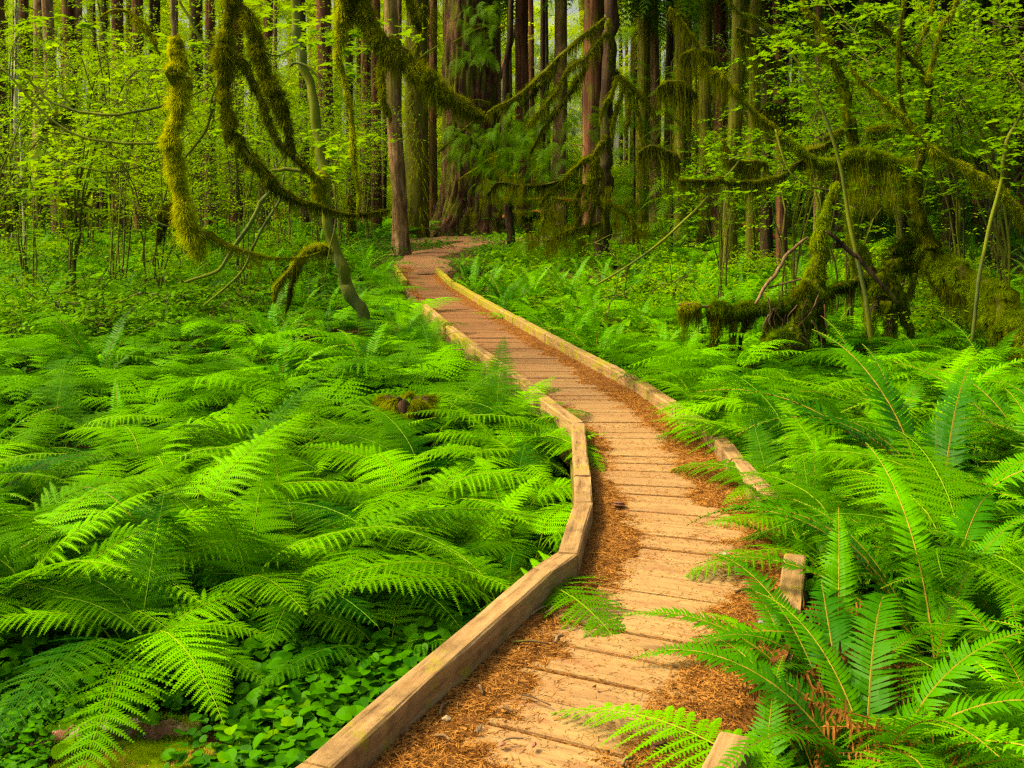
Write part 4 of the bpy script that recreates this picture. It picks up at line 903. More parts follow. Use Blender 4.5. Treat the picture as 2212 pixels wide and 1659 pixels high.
def stub_proto(seed):
    r = np.random.default_rng(seed); g = G()
    for q in range(1):
        h = r.uniform(1.5, 14); a = r.random() * 6.28; L = r.uniform(.4, 1.5); d = np.array([math.cos(a), math.sin(a), r.uniform(-.35, .25)])
        tube(g, [np.array([0, 0, h]) + d * .2, np.array([0, 0, h]) + d * (L * .6) + [0, 0, -.03], np.array([0, 0, h]) + d * L + [0, 0, -.15 * L]], [.022, .014, .005], 4, r=r)
    return g.mesh('dead_branch', M['dead_wood'])
ST = [stub_proto(40 + q) for q in range(12)]
def drape_proto(seed, n=2600):
    r = np.random.default_rng(seed); g = G(); a = r.random(n) * 6.28; h = .2 + 9 * r.random(n); s = vnoise(a * 1.5, h * .8, 1, seed) > -.05; a, h = a[s], h[s]; n = len(a)
    N_ = np.c_[np.cos(a), np.sin(a), np.zeros(n)]
    strands(g, np.c_[N_[:, :2] * .27, h], N_ * .6, .18 + .45 * r.random(n), .02, seg=3, r=r); return g.mesh('hanging_moss', M['moss_dark'])
DR = [drape_proto(6), drape_proto(7)]
def conifer(px, Y, rpx, mat, label, group=None, crown=None, stub=True, drape=False, r=np.random.default_rng(55), lean=None):
    x = (px - CX) * Y / FPX; z = gzf(x, Y); s = rpx * Y / FPX / .29
    t = thing('conifer_tree', label, 'tree', (x, Y, z), group, 0); t.rotation_euler = (r.normal() * .012, r.normal() * .016, r.random() * 6.28)
    if lean: t.rotation_euler = (0, lean, 0)
    sh = max(.8, min(1.25, s ** .4)); link('trunk', TR[mat][int(r.integers(2))], t, scl=(s, s, sh))
    for q in range(6 if stub else 0): link('dead_branch', ST[int(r.integers(12))], t, rot=(0, 0, r.random() * 6), scl=(max(1, s), max(1, s), sh))
    if drape: link('hanging_moss', DR[int(r.integers(2))], t, rot=(0, 0, r.random() * 6), scl=(s * 1.02, s * 1.02, 1))
    if crown is not None: link('crown', CR[crown % 2], t, rot=(0, 0, r.random() * 6), scl=(1, 1, sh))
    return t
MID = [ # px, Y, radius in px, bark, what it looks like, crown, mossy
 (6, 36, 16, 'cedar_bark', 'thick red brown trunk at the left frame edge', None, 0), (29, 30, 4.5, 'white_bark', 'pale slender alder just right of the left frame edge', None, 0),
 (46, 40, 11, 'cedar_bark', 'dark cedar trunk between the two pale alders', None, 0), (54, 33, 3, 'white_bark', 'thinner pale alder, second from the left frame edge', None, 0),
 (92, 42, 17, 'grey_bark', 'broad grey brown trunk right of the pale alders', None, 0), (128, 38, 13, 'grey_bark', 'brown trunk left of the paired trunks at upper left', None, 0),
 (150, 44, 15, 'cedar_bark', 'red brown trunk, right one of the pair at upper left', None, 0), (212, 46, 4, 'dark_bark', 'thin dark pole left of a thicker dark trunk at upper left', None, 0),
 (222, 40, 8, 'dark_bark', 'dark trunk behind the leaves left of the mossy hanging limb', None, 0), (258, 45, 13, 'cedar_bark', 'red brown trunk left of the mossy hanging limb', None, 0),
 (306, 42, 13, 'cedar_bark', 'red trunk just left of the mossy hanging limb', None, 0), (326, 50, 5, 'dark_bark', 'thin trunk beside the mossy hanging limb', None, 0),
 (455, 44, 11, 'cedar_bark', 'red trunk between the two big hanging mossy limbs', None, 0), (508, 46, 13, 'cedar_bark', 'red trunk showing behind the forked mossy limb', None, 0),
 (570, 48, 11, 'cedar_bark', 'dark red trunk between the forked limb and the leaning green maple', None, 0), (662, 44, 10, 'dark_bark', 'dark trunk behind the leaning green maple', None, 0), (708, 40, 17, 'cedar_bark', 'thick red trunk right of the leaning green maple', None, 0),
 (762, 44, 8, 'dark_bark', 'dark trunk behind the trailing moss strand', None, 1), (812, 47, 11, 'cedar_bark', 'red trunk left of the slim path side fir', None, 0), (828, 52, 6, 'dark_bark', 'thin trunk close behind the slim path side fir', None, 0),
 (897, 42, 25, 'mossy_bark', 'yellow mossed trunk between the slim fir and the big fir', None, 1), (934, 50, 9, 'cedar_bark', 'red trunk touching the left side of the big fir', None, 0),
 (1074, 46, 13, 'grey_bark', 'pale lichen spotted trunk right behind the big fir', None, 0), (1105, 56, 6, 'cedar_bark', 'thin red trunk right of the pale lichen spotted one', None, 0),
 (1133, 45, 15, 'cedar_bark', 'dark furrowed cedar trunk in the bright centre gap', None, 0), (1152, 58, 7, 'cedar_bark', 'reddish slim trunk leaning close to the dark furrowed cedar', None, 0),
 (1171, 50, 6, 'dark_bark', 'slim black trunk in the bright centre gap', None, 0), (1209, 44, 15, 'grey_bark', 'grey trunk between the slim black trunk and the mossy fir', 0, 0),
 (1187, 54, 6, 'dark_bark', 'thin trunk just left of the grey one behind the mossy branches', None, 0), (1280, 38, 23, 'cedar_bark', 'thick red cedar right behind the dark mossy fir', 1, 0),
 (1384, 40, 15, 'mossy_bark', 'moss draped trunk right of the dark mossy fir', 0, 1), (1417, 43, 13, 'grey_bark', 'red grey trunk between two moss draped trunks', 1, 0), (1442, 46, 9, 'dark_bark', 'dark narrow trunk among the moss draped group', None, 1),
 (1470, 36, 14, 'mossy_bark', 'moss draped trunk with long hanging beards', 0, 1), (1520, 34, 13, 'mossy_bark', 'olive draped trunk left of the red trunk', 1, 1), (1553, 36, 16, 'cedar_bark', 'dark red trunk behind the vine maple sprays', 0, 0),
 (1576, 25, 15, 'mossy_bark', 'near mossy trunk with pale lichen streaks', 1, 1), (1624, 25.5, 12, 'mossy_bark', 'near mossy trunk, right of the lichen streaked one', 0, 1), (1655, 29, 12, 'dark_bark', 'dark trunk behind the near mossy pair', 1, 0),
 (1697, 42, 12, 'cedar_bark', 'red brown trunk standing in the open duff behind the stumps', 0, 0), (1765, 27, 8, 'grey_bark', 'grey dead trunk rising behind the mossy stump', None, 0), (1815, 36, 14, 'cedar_bark', 'red trunk behind the mossy arching limb', 1, 0),
 (1885, 38, 13, 'cedar_bark', 'dark red trunk right of the arching limb', 0, 0), (1961, 33, 12, 'dark_bark', 'dark trunk behind the tall mossy vine maple', 1, 1), (2052, 30, 15, 'dark_bark', 'thick dark trunk at right behind leaves', 0, 1),
 (2110, 36, 12, 'cedar_bark', 'red trunk behind the leaves near the right frame edge', 1, 0), (2174, 32, 11, 'mossy_bark', 'mossy trunk close to the right frame edge', 0, 1), (2208, 40, 14, 'cedar_bark', 'dark trunk at the right frame edge', 1, 0),
]
for px, Y, rp, mt, lab, cr, dr in MID: conifer(px, Y, rp, mt, lab, crown=cr, drape=bool(dr))
# trees added, mostly out of view, so their crowns shade the right hand side
for x, Y, mt, lab in ((12, 22, 'grey_bark', 'second added shading conifer outside the right of the view'), (6.6, 26, 'cedar_bark', 'added cedar with a low dense shading crown hidden behind the vine maples'), (11.5, 17.5, 'mossy_bark', 'added mossy shading conifer beyond the right frame edge'), (15, 28, 'cedar_bark', 'added tall shading conifer far beyond the right frame edge')):
    conifer(x / Y * FPX + CX, Y, 14 * 20 / Y, mt, lab, crown=0, drape=False)
tag(link('leaning_log', TR['cedar_bark'][0], None, P(1075, 180, 52), (0, R(17), 0), (.42, .42, .3)), 'thin red dead trunk leaning between the lichen trunk and dark cedar', 'log')
r = np.random.default_rng(66)
bins = []
for k in range(112):
    Y = 50 + 75 * r.random(); px = -80 + 2380 * ((k * .618034) % 1); rp = r.uniform(4, 9) if r.random() < .7 else r.uniform(9, 14)
    if 1085 < px < 1260 and r.random() < .55: continue
    mt = ['cedar_bark', 'cedar_bark', 'dark_bark', 'grey_bark', 'mossy_bark'][int(r.integers(5))]
    zone = 'left' if px < 820 else 'centre' if px < 1330 else 'right'
    x = (px - CX) * Y / FPX; z = gzf(x, Y); s = rp * Y / FPX / .29
    t = thing('forest_tree', f'distant straight trunk in the far rows {"left of the path side fir" if zone == "left" else "between the two firs" if zone == "centre" else "right of the mossy fir"}', 'tree', (x, Y, z), 'distant trunks, ' + zone, r.random() * 6)
    link('trunk', TR[mt][int(r.integers(2))], t, scl=(s, s, 1.1))
    if px > 1300 and r.random() < .3: link('crown', CR[int(r.integers(2))], t)

# dark young hemlocks between the trunks
YH = []
for q in range(3):
    rq = np.random.default_rng(300 + q); nb = 70; h = .6 + 6.2 * rq.random(nb); az = rq.random(nb) * 6.28; sc = (1.9 * (1 - h / 8) + .45) * rq.uniform(.7, 1.2, nb); gg = G()
    for a in range(3):
        s_ = np.arange(nb) % 3 == a; gg.bake(HB[a], mats_from(np.c_[0 * h, 0 * h, h][s_], np.c_[rq.normal(size=nb) * .2, np.full(nb, -.05), az][s_], sc[s_]))
    gt = G(); tube(gt, [(0, 0, -.2), (0, 0, 3), (0, 0, 7)], [.07, .05, .01], 6); YH.append((gg.mesh('crown', [M['hemlock']] * 2), gt.mesh('trunk', M['dark_bark'])))
for k, (px, Y, s_) in enumerate([(1225, 50, .8), (1370, 34, .9), (1450, 30, .8), (1505, 44, 1.1), (1590, 36, 1), (1668, 46, 1.1), (1730, 36, .9), (1800, 44, 1.2), (1860, 33, .9), (1925, 42, 1.1), (1990, 38, 1.1), (2065, 42, 1.2), (2130, 33, 1.0), (2195, 44, 1.2), (1400, 50, 1.2), (1550, 52, 1.3), (1640, 56, 1.2), (1760, 54, 1.3), (1900, 56, 1.4), (2040, 54, 1.4), (2160, 58, 1.4), (700, 52, .7), (980, 56, .8)]):
    x = (px - CX) * Y / FPX; t = thing('hemlock_sapling', f'dark young hemlock {"near" if Y < 40 else "deep among"} the trunks, ' + ('left of the big fir' if px < 990 else 'behind the mossy fir' if px < 1480 else 'behind the near mossy pair of trunks' if px < 1720 else 'behind the arching limb' if px < 1950 else 'toward the right frame edge'), 'tree', (x, Y, gzf(x, Y)), 'young hemlocks', k * 1.7)
    link('crown', YH[k % 3][0], t, scl=s_); link('trunk', YH[k % 3][1], t, scl=s_)

# far foliage that closes the view
def spray(nl, size, L, r, leaf='oval', flat=.16):
    g = G(); V, F = leaf_poly(leaf); lg = G().add(V, F)
    s = r.random(nl); a = r.normal(size=nl) * .28; loc = np.c_[s * L, s * L * a * .9 + r.normal(size=nl) * .05, -.22 * L * s ** 2 + r.normal(size=nl) * .02]
    eul = np.c_[r.normal(size=nl) * flat * 1.4, r.normal(size=nl) * flat + .18, r.normal(size=nl) * 1.1]
    g.bake(lg, mats_from(loc, eul, size * (.65 + .6 * r.random(nl)))); return g
def leafcloud(ns, ext, size, r, leaf='oval', nl=20, L=.7):
    g = G(); src = [spray(nl, size, L, r, leaf) for _ in range(4)]
    loc = r.normal(size=(ns, 3)) * np.array(ext) * .45; eul = np.c_[r.normal(size=ns) * .15, r.normal(size=ns) * .2, r.random(ns) * 6.28]
    v = r.integers(0, 4, ns)
    for q in range(4): g.bake(src[q], mats_from(loc[v == q], eul[v == q], r.uniform(.7, 1.2, (v == q).sum())))
    return g
r = np.random.default_rng(31)
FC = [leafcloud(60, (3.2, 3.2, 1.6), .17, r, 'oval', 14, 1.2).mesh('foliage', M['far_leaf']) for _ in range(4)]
def boughcloud(seed):
    r = np.random.default_rng(seed); g = G(); k = 16
    for q in range(3): g.bake(HB[q], mats_from(r.normal(size=(k, 3)) * [1.0, 1.0, .5], np.c_[r.normal(size=k) * .2, r.random(k) * .4, r.random(k) * 6.28], r.uniform(1.0, 2.0, k)))
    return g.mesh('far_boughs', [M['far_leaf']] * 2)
FB = [boughcloud(q) for q in range(3)]
n = 4200; Y = 58 + 85 * r.random(n) ** .9; px = r.uniform(-200, 2450, n); x = (px - CX) * Y / FPX
h = np.where(r.random(n) < .40, r.random(n) * 4, 2 + 26 * r.random(n)); k = vnoise(x, h, .11, 20) + .4 * vnoise(x, h, .4, 21) > -.42; k |= (px > 1040) & (px < 1330) & (h < 15); x, Y, h = x[k], Y[k], h[k]; n = len(x)
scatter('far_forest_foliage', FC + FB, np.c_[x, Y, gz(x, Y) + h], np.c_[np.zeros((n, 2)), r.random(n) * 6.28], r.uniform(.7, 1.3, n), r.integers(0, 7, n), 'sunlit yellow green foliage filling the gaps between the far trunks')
# ---------------------------------------------------------------- vine maples and understorey shrubs
def shrub_proto(seed, leaf, size, mat, H=4.5, W=2.6, ns=95, nl=20, stem='twig', limbs=7, lo=3.5):
    r = np.random.default_rng(seed); cg, stems = G(), []
    src = [spray(nl, size, .65, r, leaf) for _ in range(4)]; L_, E_ = [], []
    for q in range(limbs):
        az = r.random() * 6.28; top = r.uniform(.55, 1) * H; out = r.uniform(.4, 1) * W; d = np.array([math.cos(az), math.sin(az), 0])
        pts = [np.array([0, 0, -.1]) + d * .1, d * out * .12 + [0, 0, top * .45], d * out * .4 + [0, 0, top * .85], d * out * .8 + [0, 0, top], d * out * 1.15 + [0, 0, top * .93]]
        p = smooth_path(pts, 14) + r.normal(size=(14, 3)) * .03; g = G(); tube(g, p, np.linspace(.020, .004, 14), 5, r=r); stems.append(g)
        for u in range(ns // limbs):
            f = r.uniform(lo, 13); b = p[int(f)] + r.normal(size=3) * [.32, .32, .22]; L_.append(b); E_.append((r.normal() * .12, r.normal() * .16, r.random() * 6.28))
            if u % 3 == 0: tube(stems[-1], [p[int(f)], (p[int(f)] + b) / 2 + [0, 0, .05], b], [.008, .005, .003], 3, r=r, cap=False)
    L_, E_ = np.array(L_), np.array(E_); v = r.integers(0, 4, len(L_))
    for q in range(4): cg.bake(src[q], mats_from(L_[v == q], E_[v == q], r.uniform(.7, 1.25, (v == q).sum())))
    sm = [s.mesh('stem', M[stem]) for s in stems]
    return sm, cg.mesh('crown', M[mat])
VL = [shrub_proto(s, 'oval', .062, 'maple', 4.2 + s % 3, 2.6, 230) for s in (201, 202, 203)] + [shrub_proto(204, 'maple', .085, 'maple', 4.5, 2.6, 110, 12)]
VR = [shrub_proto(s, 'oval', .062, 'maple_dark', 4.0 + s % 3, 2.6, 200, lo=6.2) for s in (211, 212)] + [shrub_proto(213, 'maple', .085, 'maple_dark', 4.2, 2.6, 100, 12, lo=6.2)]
def shrub(proto, x, y, s, label, group, rz, dz=0):
    t = thing('vine_maple', label, 'shrub', (x, y, gzf(x, y) + dz), group, rz)
    for sm in proto[0]: link('stem', sm, t, scl=s)
    link('crown', proto[1], t, scl=s); return t
r = np.random.default_rng(91)
for k, (px, Y, s, v) in enumerate([(-40, 16, 1.0, 0), (60, 19, .9, 1), (150, 17, 1.0, 3), (250, 21, 1.1, 2), (330, 18, .9, 0), (420, 23, 1.1, 1), (520, 20, .95, 2), (590, 26, 1.0, 0), (20, 26, 1.2, 2), (180, 28, 1.3, 1), (370, 30, 1.25, 0), (680, 25, .9, 3), (740, 31, 1.0, 1), (620, 34, 1.2, 2), (480, 36, 1.3, 3), (90, 38, 1.5, 0), (270, 37, 1.4, 2), (800, 38, .8, 1), (140, 34, 1.4, 1), (330, 41, 1.6, 0), (560, 40, 1.5, 2), (30, 44, 1.7, 0), (450, 46, 1.7, 1), (660, 46, 1.5, 0), (780, 50, 1.4, 2)]):
    x = (px - CX) * Y / FPX
    shrub(VL[v], x, Y, s, f'light green vine maple {"close behind the fern bed" if Y < 20 else "midway in the thicket" if Y < 30 else "deep in the thicket"} at left', 'vine maples of the left thicket, ' + ('front' if Y < 20 else 'middle' if Y < 30 else 'back'), r.random() * 6.28)
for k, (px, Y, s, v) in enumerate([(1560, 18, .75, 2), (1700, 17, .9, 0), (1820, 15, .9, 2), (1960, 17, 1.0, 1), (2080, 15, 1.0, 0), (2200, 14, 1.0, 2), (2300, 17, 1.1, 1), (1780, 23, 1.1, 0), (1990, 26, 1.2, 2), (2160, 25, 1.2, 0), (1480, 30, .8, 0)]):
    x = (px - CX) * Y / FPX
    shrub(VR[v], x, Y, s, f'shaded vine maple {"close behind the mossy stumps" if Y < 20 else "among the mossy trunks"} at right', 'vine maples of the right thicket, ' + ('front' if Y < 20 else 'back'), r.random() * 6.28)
# low leafy saplings at the back of the fern bed
LS = [shrub_proto(221, 'oval', .07, 'maple', .9, .9, 60, 16, limbs=5), shrub_proto(222, 'oval', .07, 'cover2', .8, 1.0, 60, 16, limbs=5)]
for k in range(46):
    left = k % 3 != 0
    Y = r.uniform(13.5, 27); px = r.uniform(-20, 700) if left else r.uniform(1290, 2230)
    if left and px > 560: Y = max(Y, 19)
    x = (px - CX) * Y / FPX; pr = LS[int(r.integers(2))]
    t = thing('leafy_sapling', 'knee high leafy shrub ' + ('at the back of the left fern bed' if left else 'between the ferns behind the right kerb'), 'shrub', (x, Y, gzf(x, Y)), 'low leafy shrubs ' + ('left' if left else 'right'), r.random() * 6.28)
    for sm in pr[0][:3]: link('stem', sm, t, scl=r.uniform(.8, 1.2))
    link('crown', pr[1], t, scl=r.uniform(.8, 1.3))

# bearded boughs between the right hand trunks
for k, (q, lab) in enumerate(((([(1420, 190, 3), (1445, 175, 5), (1480, 182, 5), (1505, 205, 3)]), 'short bough with long moss beards left of the arching limb'), ([(1470, 120, 3), (1500, 108, 5), (1540, 118, 5), (1560, 140, 3)], 'high bearded bough between the red and mossy trunks'), ([(1590, 60, 3), (1620, 72, 5), (1660, 110, 4), (1690, 150, 2)], 'bearded bough under the long green limb'),
   ([(1380, 330, 3), (1410, 315, 5), (1450, 330, 5), (1470, 350, 3)], 'low bearded bough right of the mossy fir'), ([(1640, 240, 2), (1665, 225, 5), (1700, 235, 5), (1720, 260, 3)], 'bearded bough above the bright mossy arch'), ([(2060, 200, 3), (2100, 210, 5), (2150, 240, 4), (2180, 280, 2)], 'bearded bough behind the diagonal limb at right'))):
    t = thing('bearded_bough', lab, 'branch'); limb(t, q, 22, dens=900, flen=.05, hang=1.15, hdens=1300, mossmat='moss_dark', w_=.010, n=24)
# thin arching shoots in front of the left thicket
t = thing('arching_maple', 'thin green arching maple shoots with bright drooping leaves at upper left', 'shrub')
for q in ([(0, 140, 2.5), (100, 250, 2.5), (180, 296, 2.5), (270, 309, 3), (350, 309, 2)], [(20, 110, 2), (90, 205, 2.5), (150, 234, 3), (230, 248, 3), (300, 240, 3), (370, 222, 3), (440, 195, 2.5)], [(120, 335, 1.5), (180, 362, 2), (240, 372, 2), (300, 360, 2), (360, 335, 2)], [(228, 355, 2), (240, 395, 2), (290, 440, 2), (340, 480, 2), (386, 492, 1.5)],
          [(386, 0, 3), (410, 40, 3.5), (432, 85, 4), (460, 110, 3), (490, 160, 2.5)], [(400, 340, 3), (440, 290, 3), (455, 250, 3), (470, 190, 2.5), (478, 120, 2)]):
    limb(t, q, 11.5, 'green_bark', False, name='stem')
g = G(); sp = [spray(9, .13, .55, r, 'maple', .1) for _ in range(3)]
spots = [(180, 345), (230, 340), (165, 335), (100, 402), (130, 400), (205, 395), (75, 40), (110, 35), (60, 150), (290, 70), (320, 80), (640, 60), (680, 55), (700, 90), (650, 20), (580, 15), (720, 140), (740, 40), (760, 100), (780, 60), (700, 280), (760, 300), (790, 290), (820, 40), (850, 75), (500, 270), (560, 300), (470, 235), (720, 350), (280, 120), (355, 115)]
for q in range(3):
    ss = [s for a, s in enumerate(spots) if a % 3 == q]; L_ = np.array([P(a + r.normal() * 8, b + r.normal() * 6, 11.4 + r.normal() * .4) for a, b in ss for _ in range(2)])
    g.bake(sp[q], mats_from(L_, np.c_[r.normal(size=len(L_)) * .1, r.normal(size=len(L_)) * .1, r.random(len(L_)) * 6.28], r.uniform(.7, 1.1, len(L_))))
g.build('crown', M['maple'], t)

# ---------------------------------------------------------------- right hand mossy vine maple
RY = 13.0
t = thing('mossy_vine_maple', 'old moss hung vine maple with a thick leaning trunk at lower right', 'tree')
rb = dict(dens=2200, flen=.03, hang=.24, hdens=650, w_=.006)
limb(t, [(1971, 470, 9, 13.6), (1985, 500, 15, 13.6), (2010, 540, 26, 13.5), (2060, 585, 32, 13.2), (2120, 640, 36, 12.8), (2180, 695, 38, 12.4), (2240, 760, 40, 12.0), (2330, 860, 44, 11.5)], 13, dens=14000, flen=.05, hang=.30, hdens=2600, mossmat='moss_bright', w_=.007, n=60, name='trunk')
limb(t, [(1885, -40, 4), (1863, 0, 4), (1883, 27, 5), (1917, 64, 6), (1951, 108, 6), (1985, 146, 7), (2001, 173, 9), (2006, 203, 7), (2005, 250, 7), (2005, 290, 10), (1997, 322, 12), (1981, 359, 11), (1978, 399, 11), (1981, 437, 10), (1995, 484, 12), (2015, 525, 18)], 13.2, **rb, n=90)
limb(t, [(1952, -60, 4), (1951, 0, 4), (1944, 68, 4), (1941, 129, 5), (1944, 190, 4), (1954, 237, 4), (1971, 271, 4), (1993, 303, 4)], 13.0, **rb)
limb(t, [(2080, -60, 3), (2066, 0, 4), (2050, 36, 6), (2035, 55, 6), (2022, 108, 6), (2010, 150, 7), (2005, 172, 6)], 12.9, **rb)
limb(t, [(1835, 140, 3), (1846, 156, 4), (1869, 183, 4), (1910, 217, 5), (1947, 250, 5), (1978, 288, 6), (2005, 315, 7), (2039, 338, 7), (2073, 355, 8), (2106, 379, 11), (2133, 399, 12), (2160, 413, 10), (2184, 433, 9), (2212, 467, 9), (2260, 520, 10)], 12.6, **rb, n=80)
limb(t, [(2015, 0, 3), (2010, 40, 4), (1990, 85, 3), (1975, 115, 3)], 13, **rb)
limb(t, [(1990, 530, 16), (1960, 520, 13), (1930, 545, 12)], 13.6, dens=5000, flen=.05, hang=.35, hdens=1800, mossmat='moss_green')
t = thing('arching_mossy_maple', 'vine maple with a bright moss covered arch over the dark stumps', 'tree')
limb(t, [(1560, -40, 3), (1578, 3, 3), (1599, 27, 4), (1633, 41, 4), (1666, 61, 4), (1707, 74, 5), (1758, 95, 5), (1785, 108, 6), (1805, 135, 9), (1822, 176, 12), (1832, 210, 13), (1836, 257, 13), (1846, 298, 14), (1850, 340, 15), (1846, 400, 15), (1840, 470, 13), (1838, 520, 12), (1850, 560, 12), (1870, 640, 13), (1880, 760, 14)], 14.2, **{**rb, 'mossmat': 'moss_green'}, n=110, name='trunk')
limb(t, [(1735, -30, 5), (1741, 20, 6), (1768, 51, 7), (1788, 88, 8), (1805, 130, 8)], 14.2, **rb)
limb(t, [(1680, 285, 4), (1700, 300, 6), (1720, 317, 9), (1741, 334, 9), (1768, 347, 6), (1808, 347, 8), (1836, 334, 11), (1859, 327, 13), (1880, 337, 12), (1914, 344, 12), (1937, 350, 13), (1971, 354, 13)], 13.4, mossmat='moss_bright', dens=7500, flen=.04, hang=.45, hdens=1900, n=70)
limb(t, [(1445, 15, 2.5), (1463, 34, 3), (1504, 88, 4), (1514, 122, 5), (1531, 152, 6), (1551, 162, 10), (1575, 183, 9), (1599, 210, 5), (1622, 237, 5), (1653, 261, 6), (1673, 277, 6), (1700, 298, 6)], 13.6, dens=3000, flen=.03, hang=.4, hdens=1100, n=60)
limb(t, [(1467, 389, 3), (1531, 389, 3.5), (1555, 386, 5), (1592, 393, 4), (1633, 393, 4), (1666, 386, 4), (1693, 376, 4), (1720, 355, 4), (1745, 340, 4)], 13.5, dens=2600, flen=.03, hang=.38, hdens=1200, n=50)
limb(t, [(1575, 345, 3), (1600, 340, 3), (1570, 380, 2.5), (1490, 465, 3), (1400, 545, 2.5), (1285, 618, 2)], 13.5, 'green_bark', False, name='bare_stem')
limb(t, [(1560, 300, 3), (1590, 345, 4), (1640, 350, 4), (1660, 352, 4)], 13.7, **{**rb, 'hang': .6, 'hdens': 2200})
limb(t, [(1676, 280, 2.5), (1690, 330, 2.5), (1710, 375, 2), (1760, 405, 2), (1810, 412, 1.5)], 13.2, 'twig', False, name='twig')
limb(t, [(1780, 300, 5), (1820, 282, 6), (1780, 315, 8), (1735, 328, 6)], 13.7, **rb)
limb(t, [(1870, 280, 5), (1930, 276, 5), (1980, 282, 4)], 14.5, **rb)
t = thing('green_shoot', 'long bare green shoot rising in front of the leaves at right', 'shrub')
limb(t, [(2230, 190, 2), (2212, 237, 3), (2174, 305, 4), (2164, 379, 4), (2140, 474, 4), (2126, 541, 4), (2112, 620, 4), (2100, 740, 4)], 11.5, 'green_bark', False, name='stem', n=40)
r = np.random.default_rng(17)
g = G(); L_ = np.array([P(r.uniform(2140, 2230), r.uniform(180, 420), 11.5 + r.normal() * .3) for _ in range(16)])
g.bake(sp[0], mats_from(L_, np.c_[r.normal(size=16) * .1, r.normal(size=16) * .1, r.random(16) * 6.28], r.uniform(.5, .8, 16))); g.build('crown', M['maple_dark'], t)
# leaf sprays carried by the mossy maples at right
t = thing('maple_spray', 'bright leaf sprays growing from the mossy limbs at right', 'shrub')
limb(t, [(1640, 60, 2), (1720, 130, 3), (1800, 300, 4), (1850, 560, 5), (1900, 800, 7)], 12.9, 'green_bark', False, name='stem')
spo = [spray(16, .075, .55, r, 'maple', .14) for _ in range(3)]; n = 300
px_ = r.uniform(1480, 2230, n); py_ = r.uniform(-20, 420, n); kk = (vnoise(px_, py_, .012, 2) + .3 * vnoise(px_, py_, .04, 3) > -.12) & ~((px_ < 1620) & (py_ > 60) & (py_ < 300)) & ~((py_ > 300) & (r.random(n) < .55)); px_, py_ = px_[kk], py_[kk]; n = len(px_)
L_ = np.array([P(a, b, 13.2 + r.normal() * .9) for a, b in zip(px_, py_)]); g = G(); v = r.integers(0, 3, n)
for q in range(3): g.bake(spo[q], mats_from(L_[v == q], np.c_[r.normal(size=n) * .15, r.normal(size=n) * .15, r.random(n) * 6.28][v == q], r.uniform(.7, 1.1, n)[v == q]))
g.build('crown', M['maple_dark'], t)

# ---------------------------------------------------------------- mossy stumps and root wads
t = thing('mossy_root_wad', 'upturned mossy root wad with a shelf like log and bright moss knob', 'stump')
sb = dict(dens=5000, flen=.035, hang=.20, hdens=1100, w_=.006, mossmat='moss', hangmat='moss_dark')
limb(t, [(1812, 395, 7), (1792, 421, 8), (1781, 478, 12), (1768, 520, 20), (1764, 573, 24), (1751, 611, 28), (1743, 649, 28), (1735, 687, 28), (1726, 760, 30)], 13, **{**sb, 'mossmat': 'moss_bright', 'dens': 7000}, n=60, name='root_stem')
limb(t, [(1775, 590, 12), (1768, 634, 16), (1768, 687, 13), (1778, 735, 10)], 13, 'dark_bark', **{**sb, 'dens': 2000, 'mossmat': 'moss_dark'}, name='root')
limb(t, [(1745, 610, 12), (1713, 649, 15), (1690, 672, 14), (1667, 695, 11), (1650, 737, 7)], 12.8, **{**sb, 'mossmat': 'moss_dark'}, name='root')
limb(t, [(1716, 650, 12), (1675, 662, 12), (1636, 666, 13), (1583, 668, 13), (1545, 667, 14), (1530, 672, 9)], 12.7, **{**sb, 'dens': 14000, 'mossmat': 'moss_bright', 'hang': .22, 'hdens': 2600}, n=50, name='log')
limb(t, [(1532, 664, 3), (1511, 661, 3), (1490, 657, 3), (1464, 658, 2)], 12.7, 'dead_wood', False, name='log_end')
limb(t, [(1512, 660, 4), (1498, 662, 10), (1478, 664, 11), (1470, 662, 5)], 12.7, **{**sb, 'hang': .30, 'hdens': 4000})
for a, b in (((1550, 680, 10), (1546, 720, 9)), ((1585, 680, 8), (1583, 715, 8)), ((1620, 680, 6), (1600, 720, 5))):
    limb(t, [a, b, (b[0] - 3, b[1] + 45, b[2] * .6)], 12.7, **{**sb, 'mossmat': 'moss_dark'}, name='moss_curtain')
limb(t, [(1712, 712, 10), (1690, 728, 16), (1665, 742, 17), (1640, 764, 15), (1620, 782, 9)], 12.3, **{**sb, 'dens': 16000, 'flen': .04, 'hang': .08, 'mossmat': 'moss_bright', 'hangmat': 'moss_green'}, n=40, name='moss_knob')
limb(t, [(1633, 657, 3), (1652, 619, 4), (1678, 588, 4), (1697, 554, 4), (1720, 532, 3.5), (1747, 512, 2.5)], 12.5, 'dead_wood', False, name='dead_branch')
limb(t, [(1660, 622, 2), (1690, 613, 2.5), (1730, 603, 2)], 12.5, 'dead_wood', False, name='dead_branch')
limb(t, [(1785, 501, 4), (1827, 535, 5), (1857, 562, 5), (1884, 592, 5), (1922, 634, 5), (1941, 657, 4)], 12.7, 'dark_bark', False, name='dead_branch')
for k in range(14):
    a = r.uniform(1655, 1790); b = r.uniform(600, 700); limb(t, [(a, b, 1.6), (a + r.normal() * 14, b + 35, 1.4), (a + r.normal() * 26, b + r.uniform(60, 95), 1)], 12.6, 'dead_wood' if k % 2 else 'dark_bark', False, name='rootlet')
t = thing('mossy_log', 'mossy fallen log running right from the root wad', 'log')
limb(t, [(1770, 640, 6), (1789, 627, 8), (1827, 611, 9), (1865, 600, 11), (1903, 589, 14), (1945, 577, 14), (1985, 560, 10)], 13.8, **{**sb, 'mossmat': 'moss_green', 'hang': .35, 'hdens': 1800}, n=40, name='log')
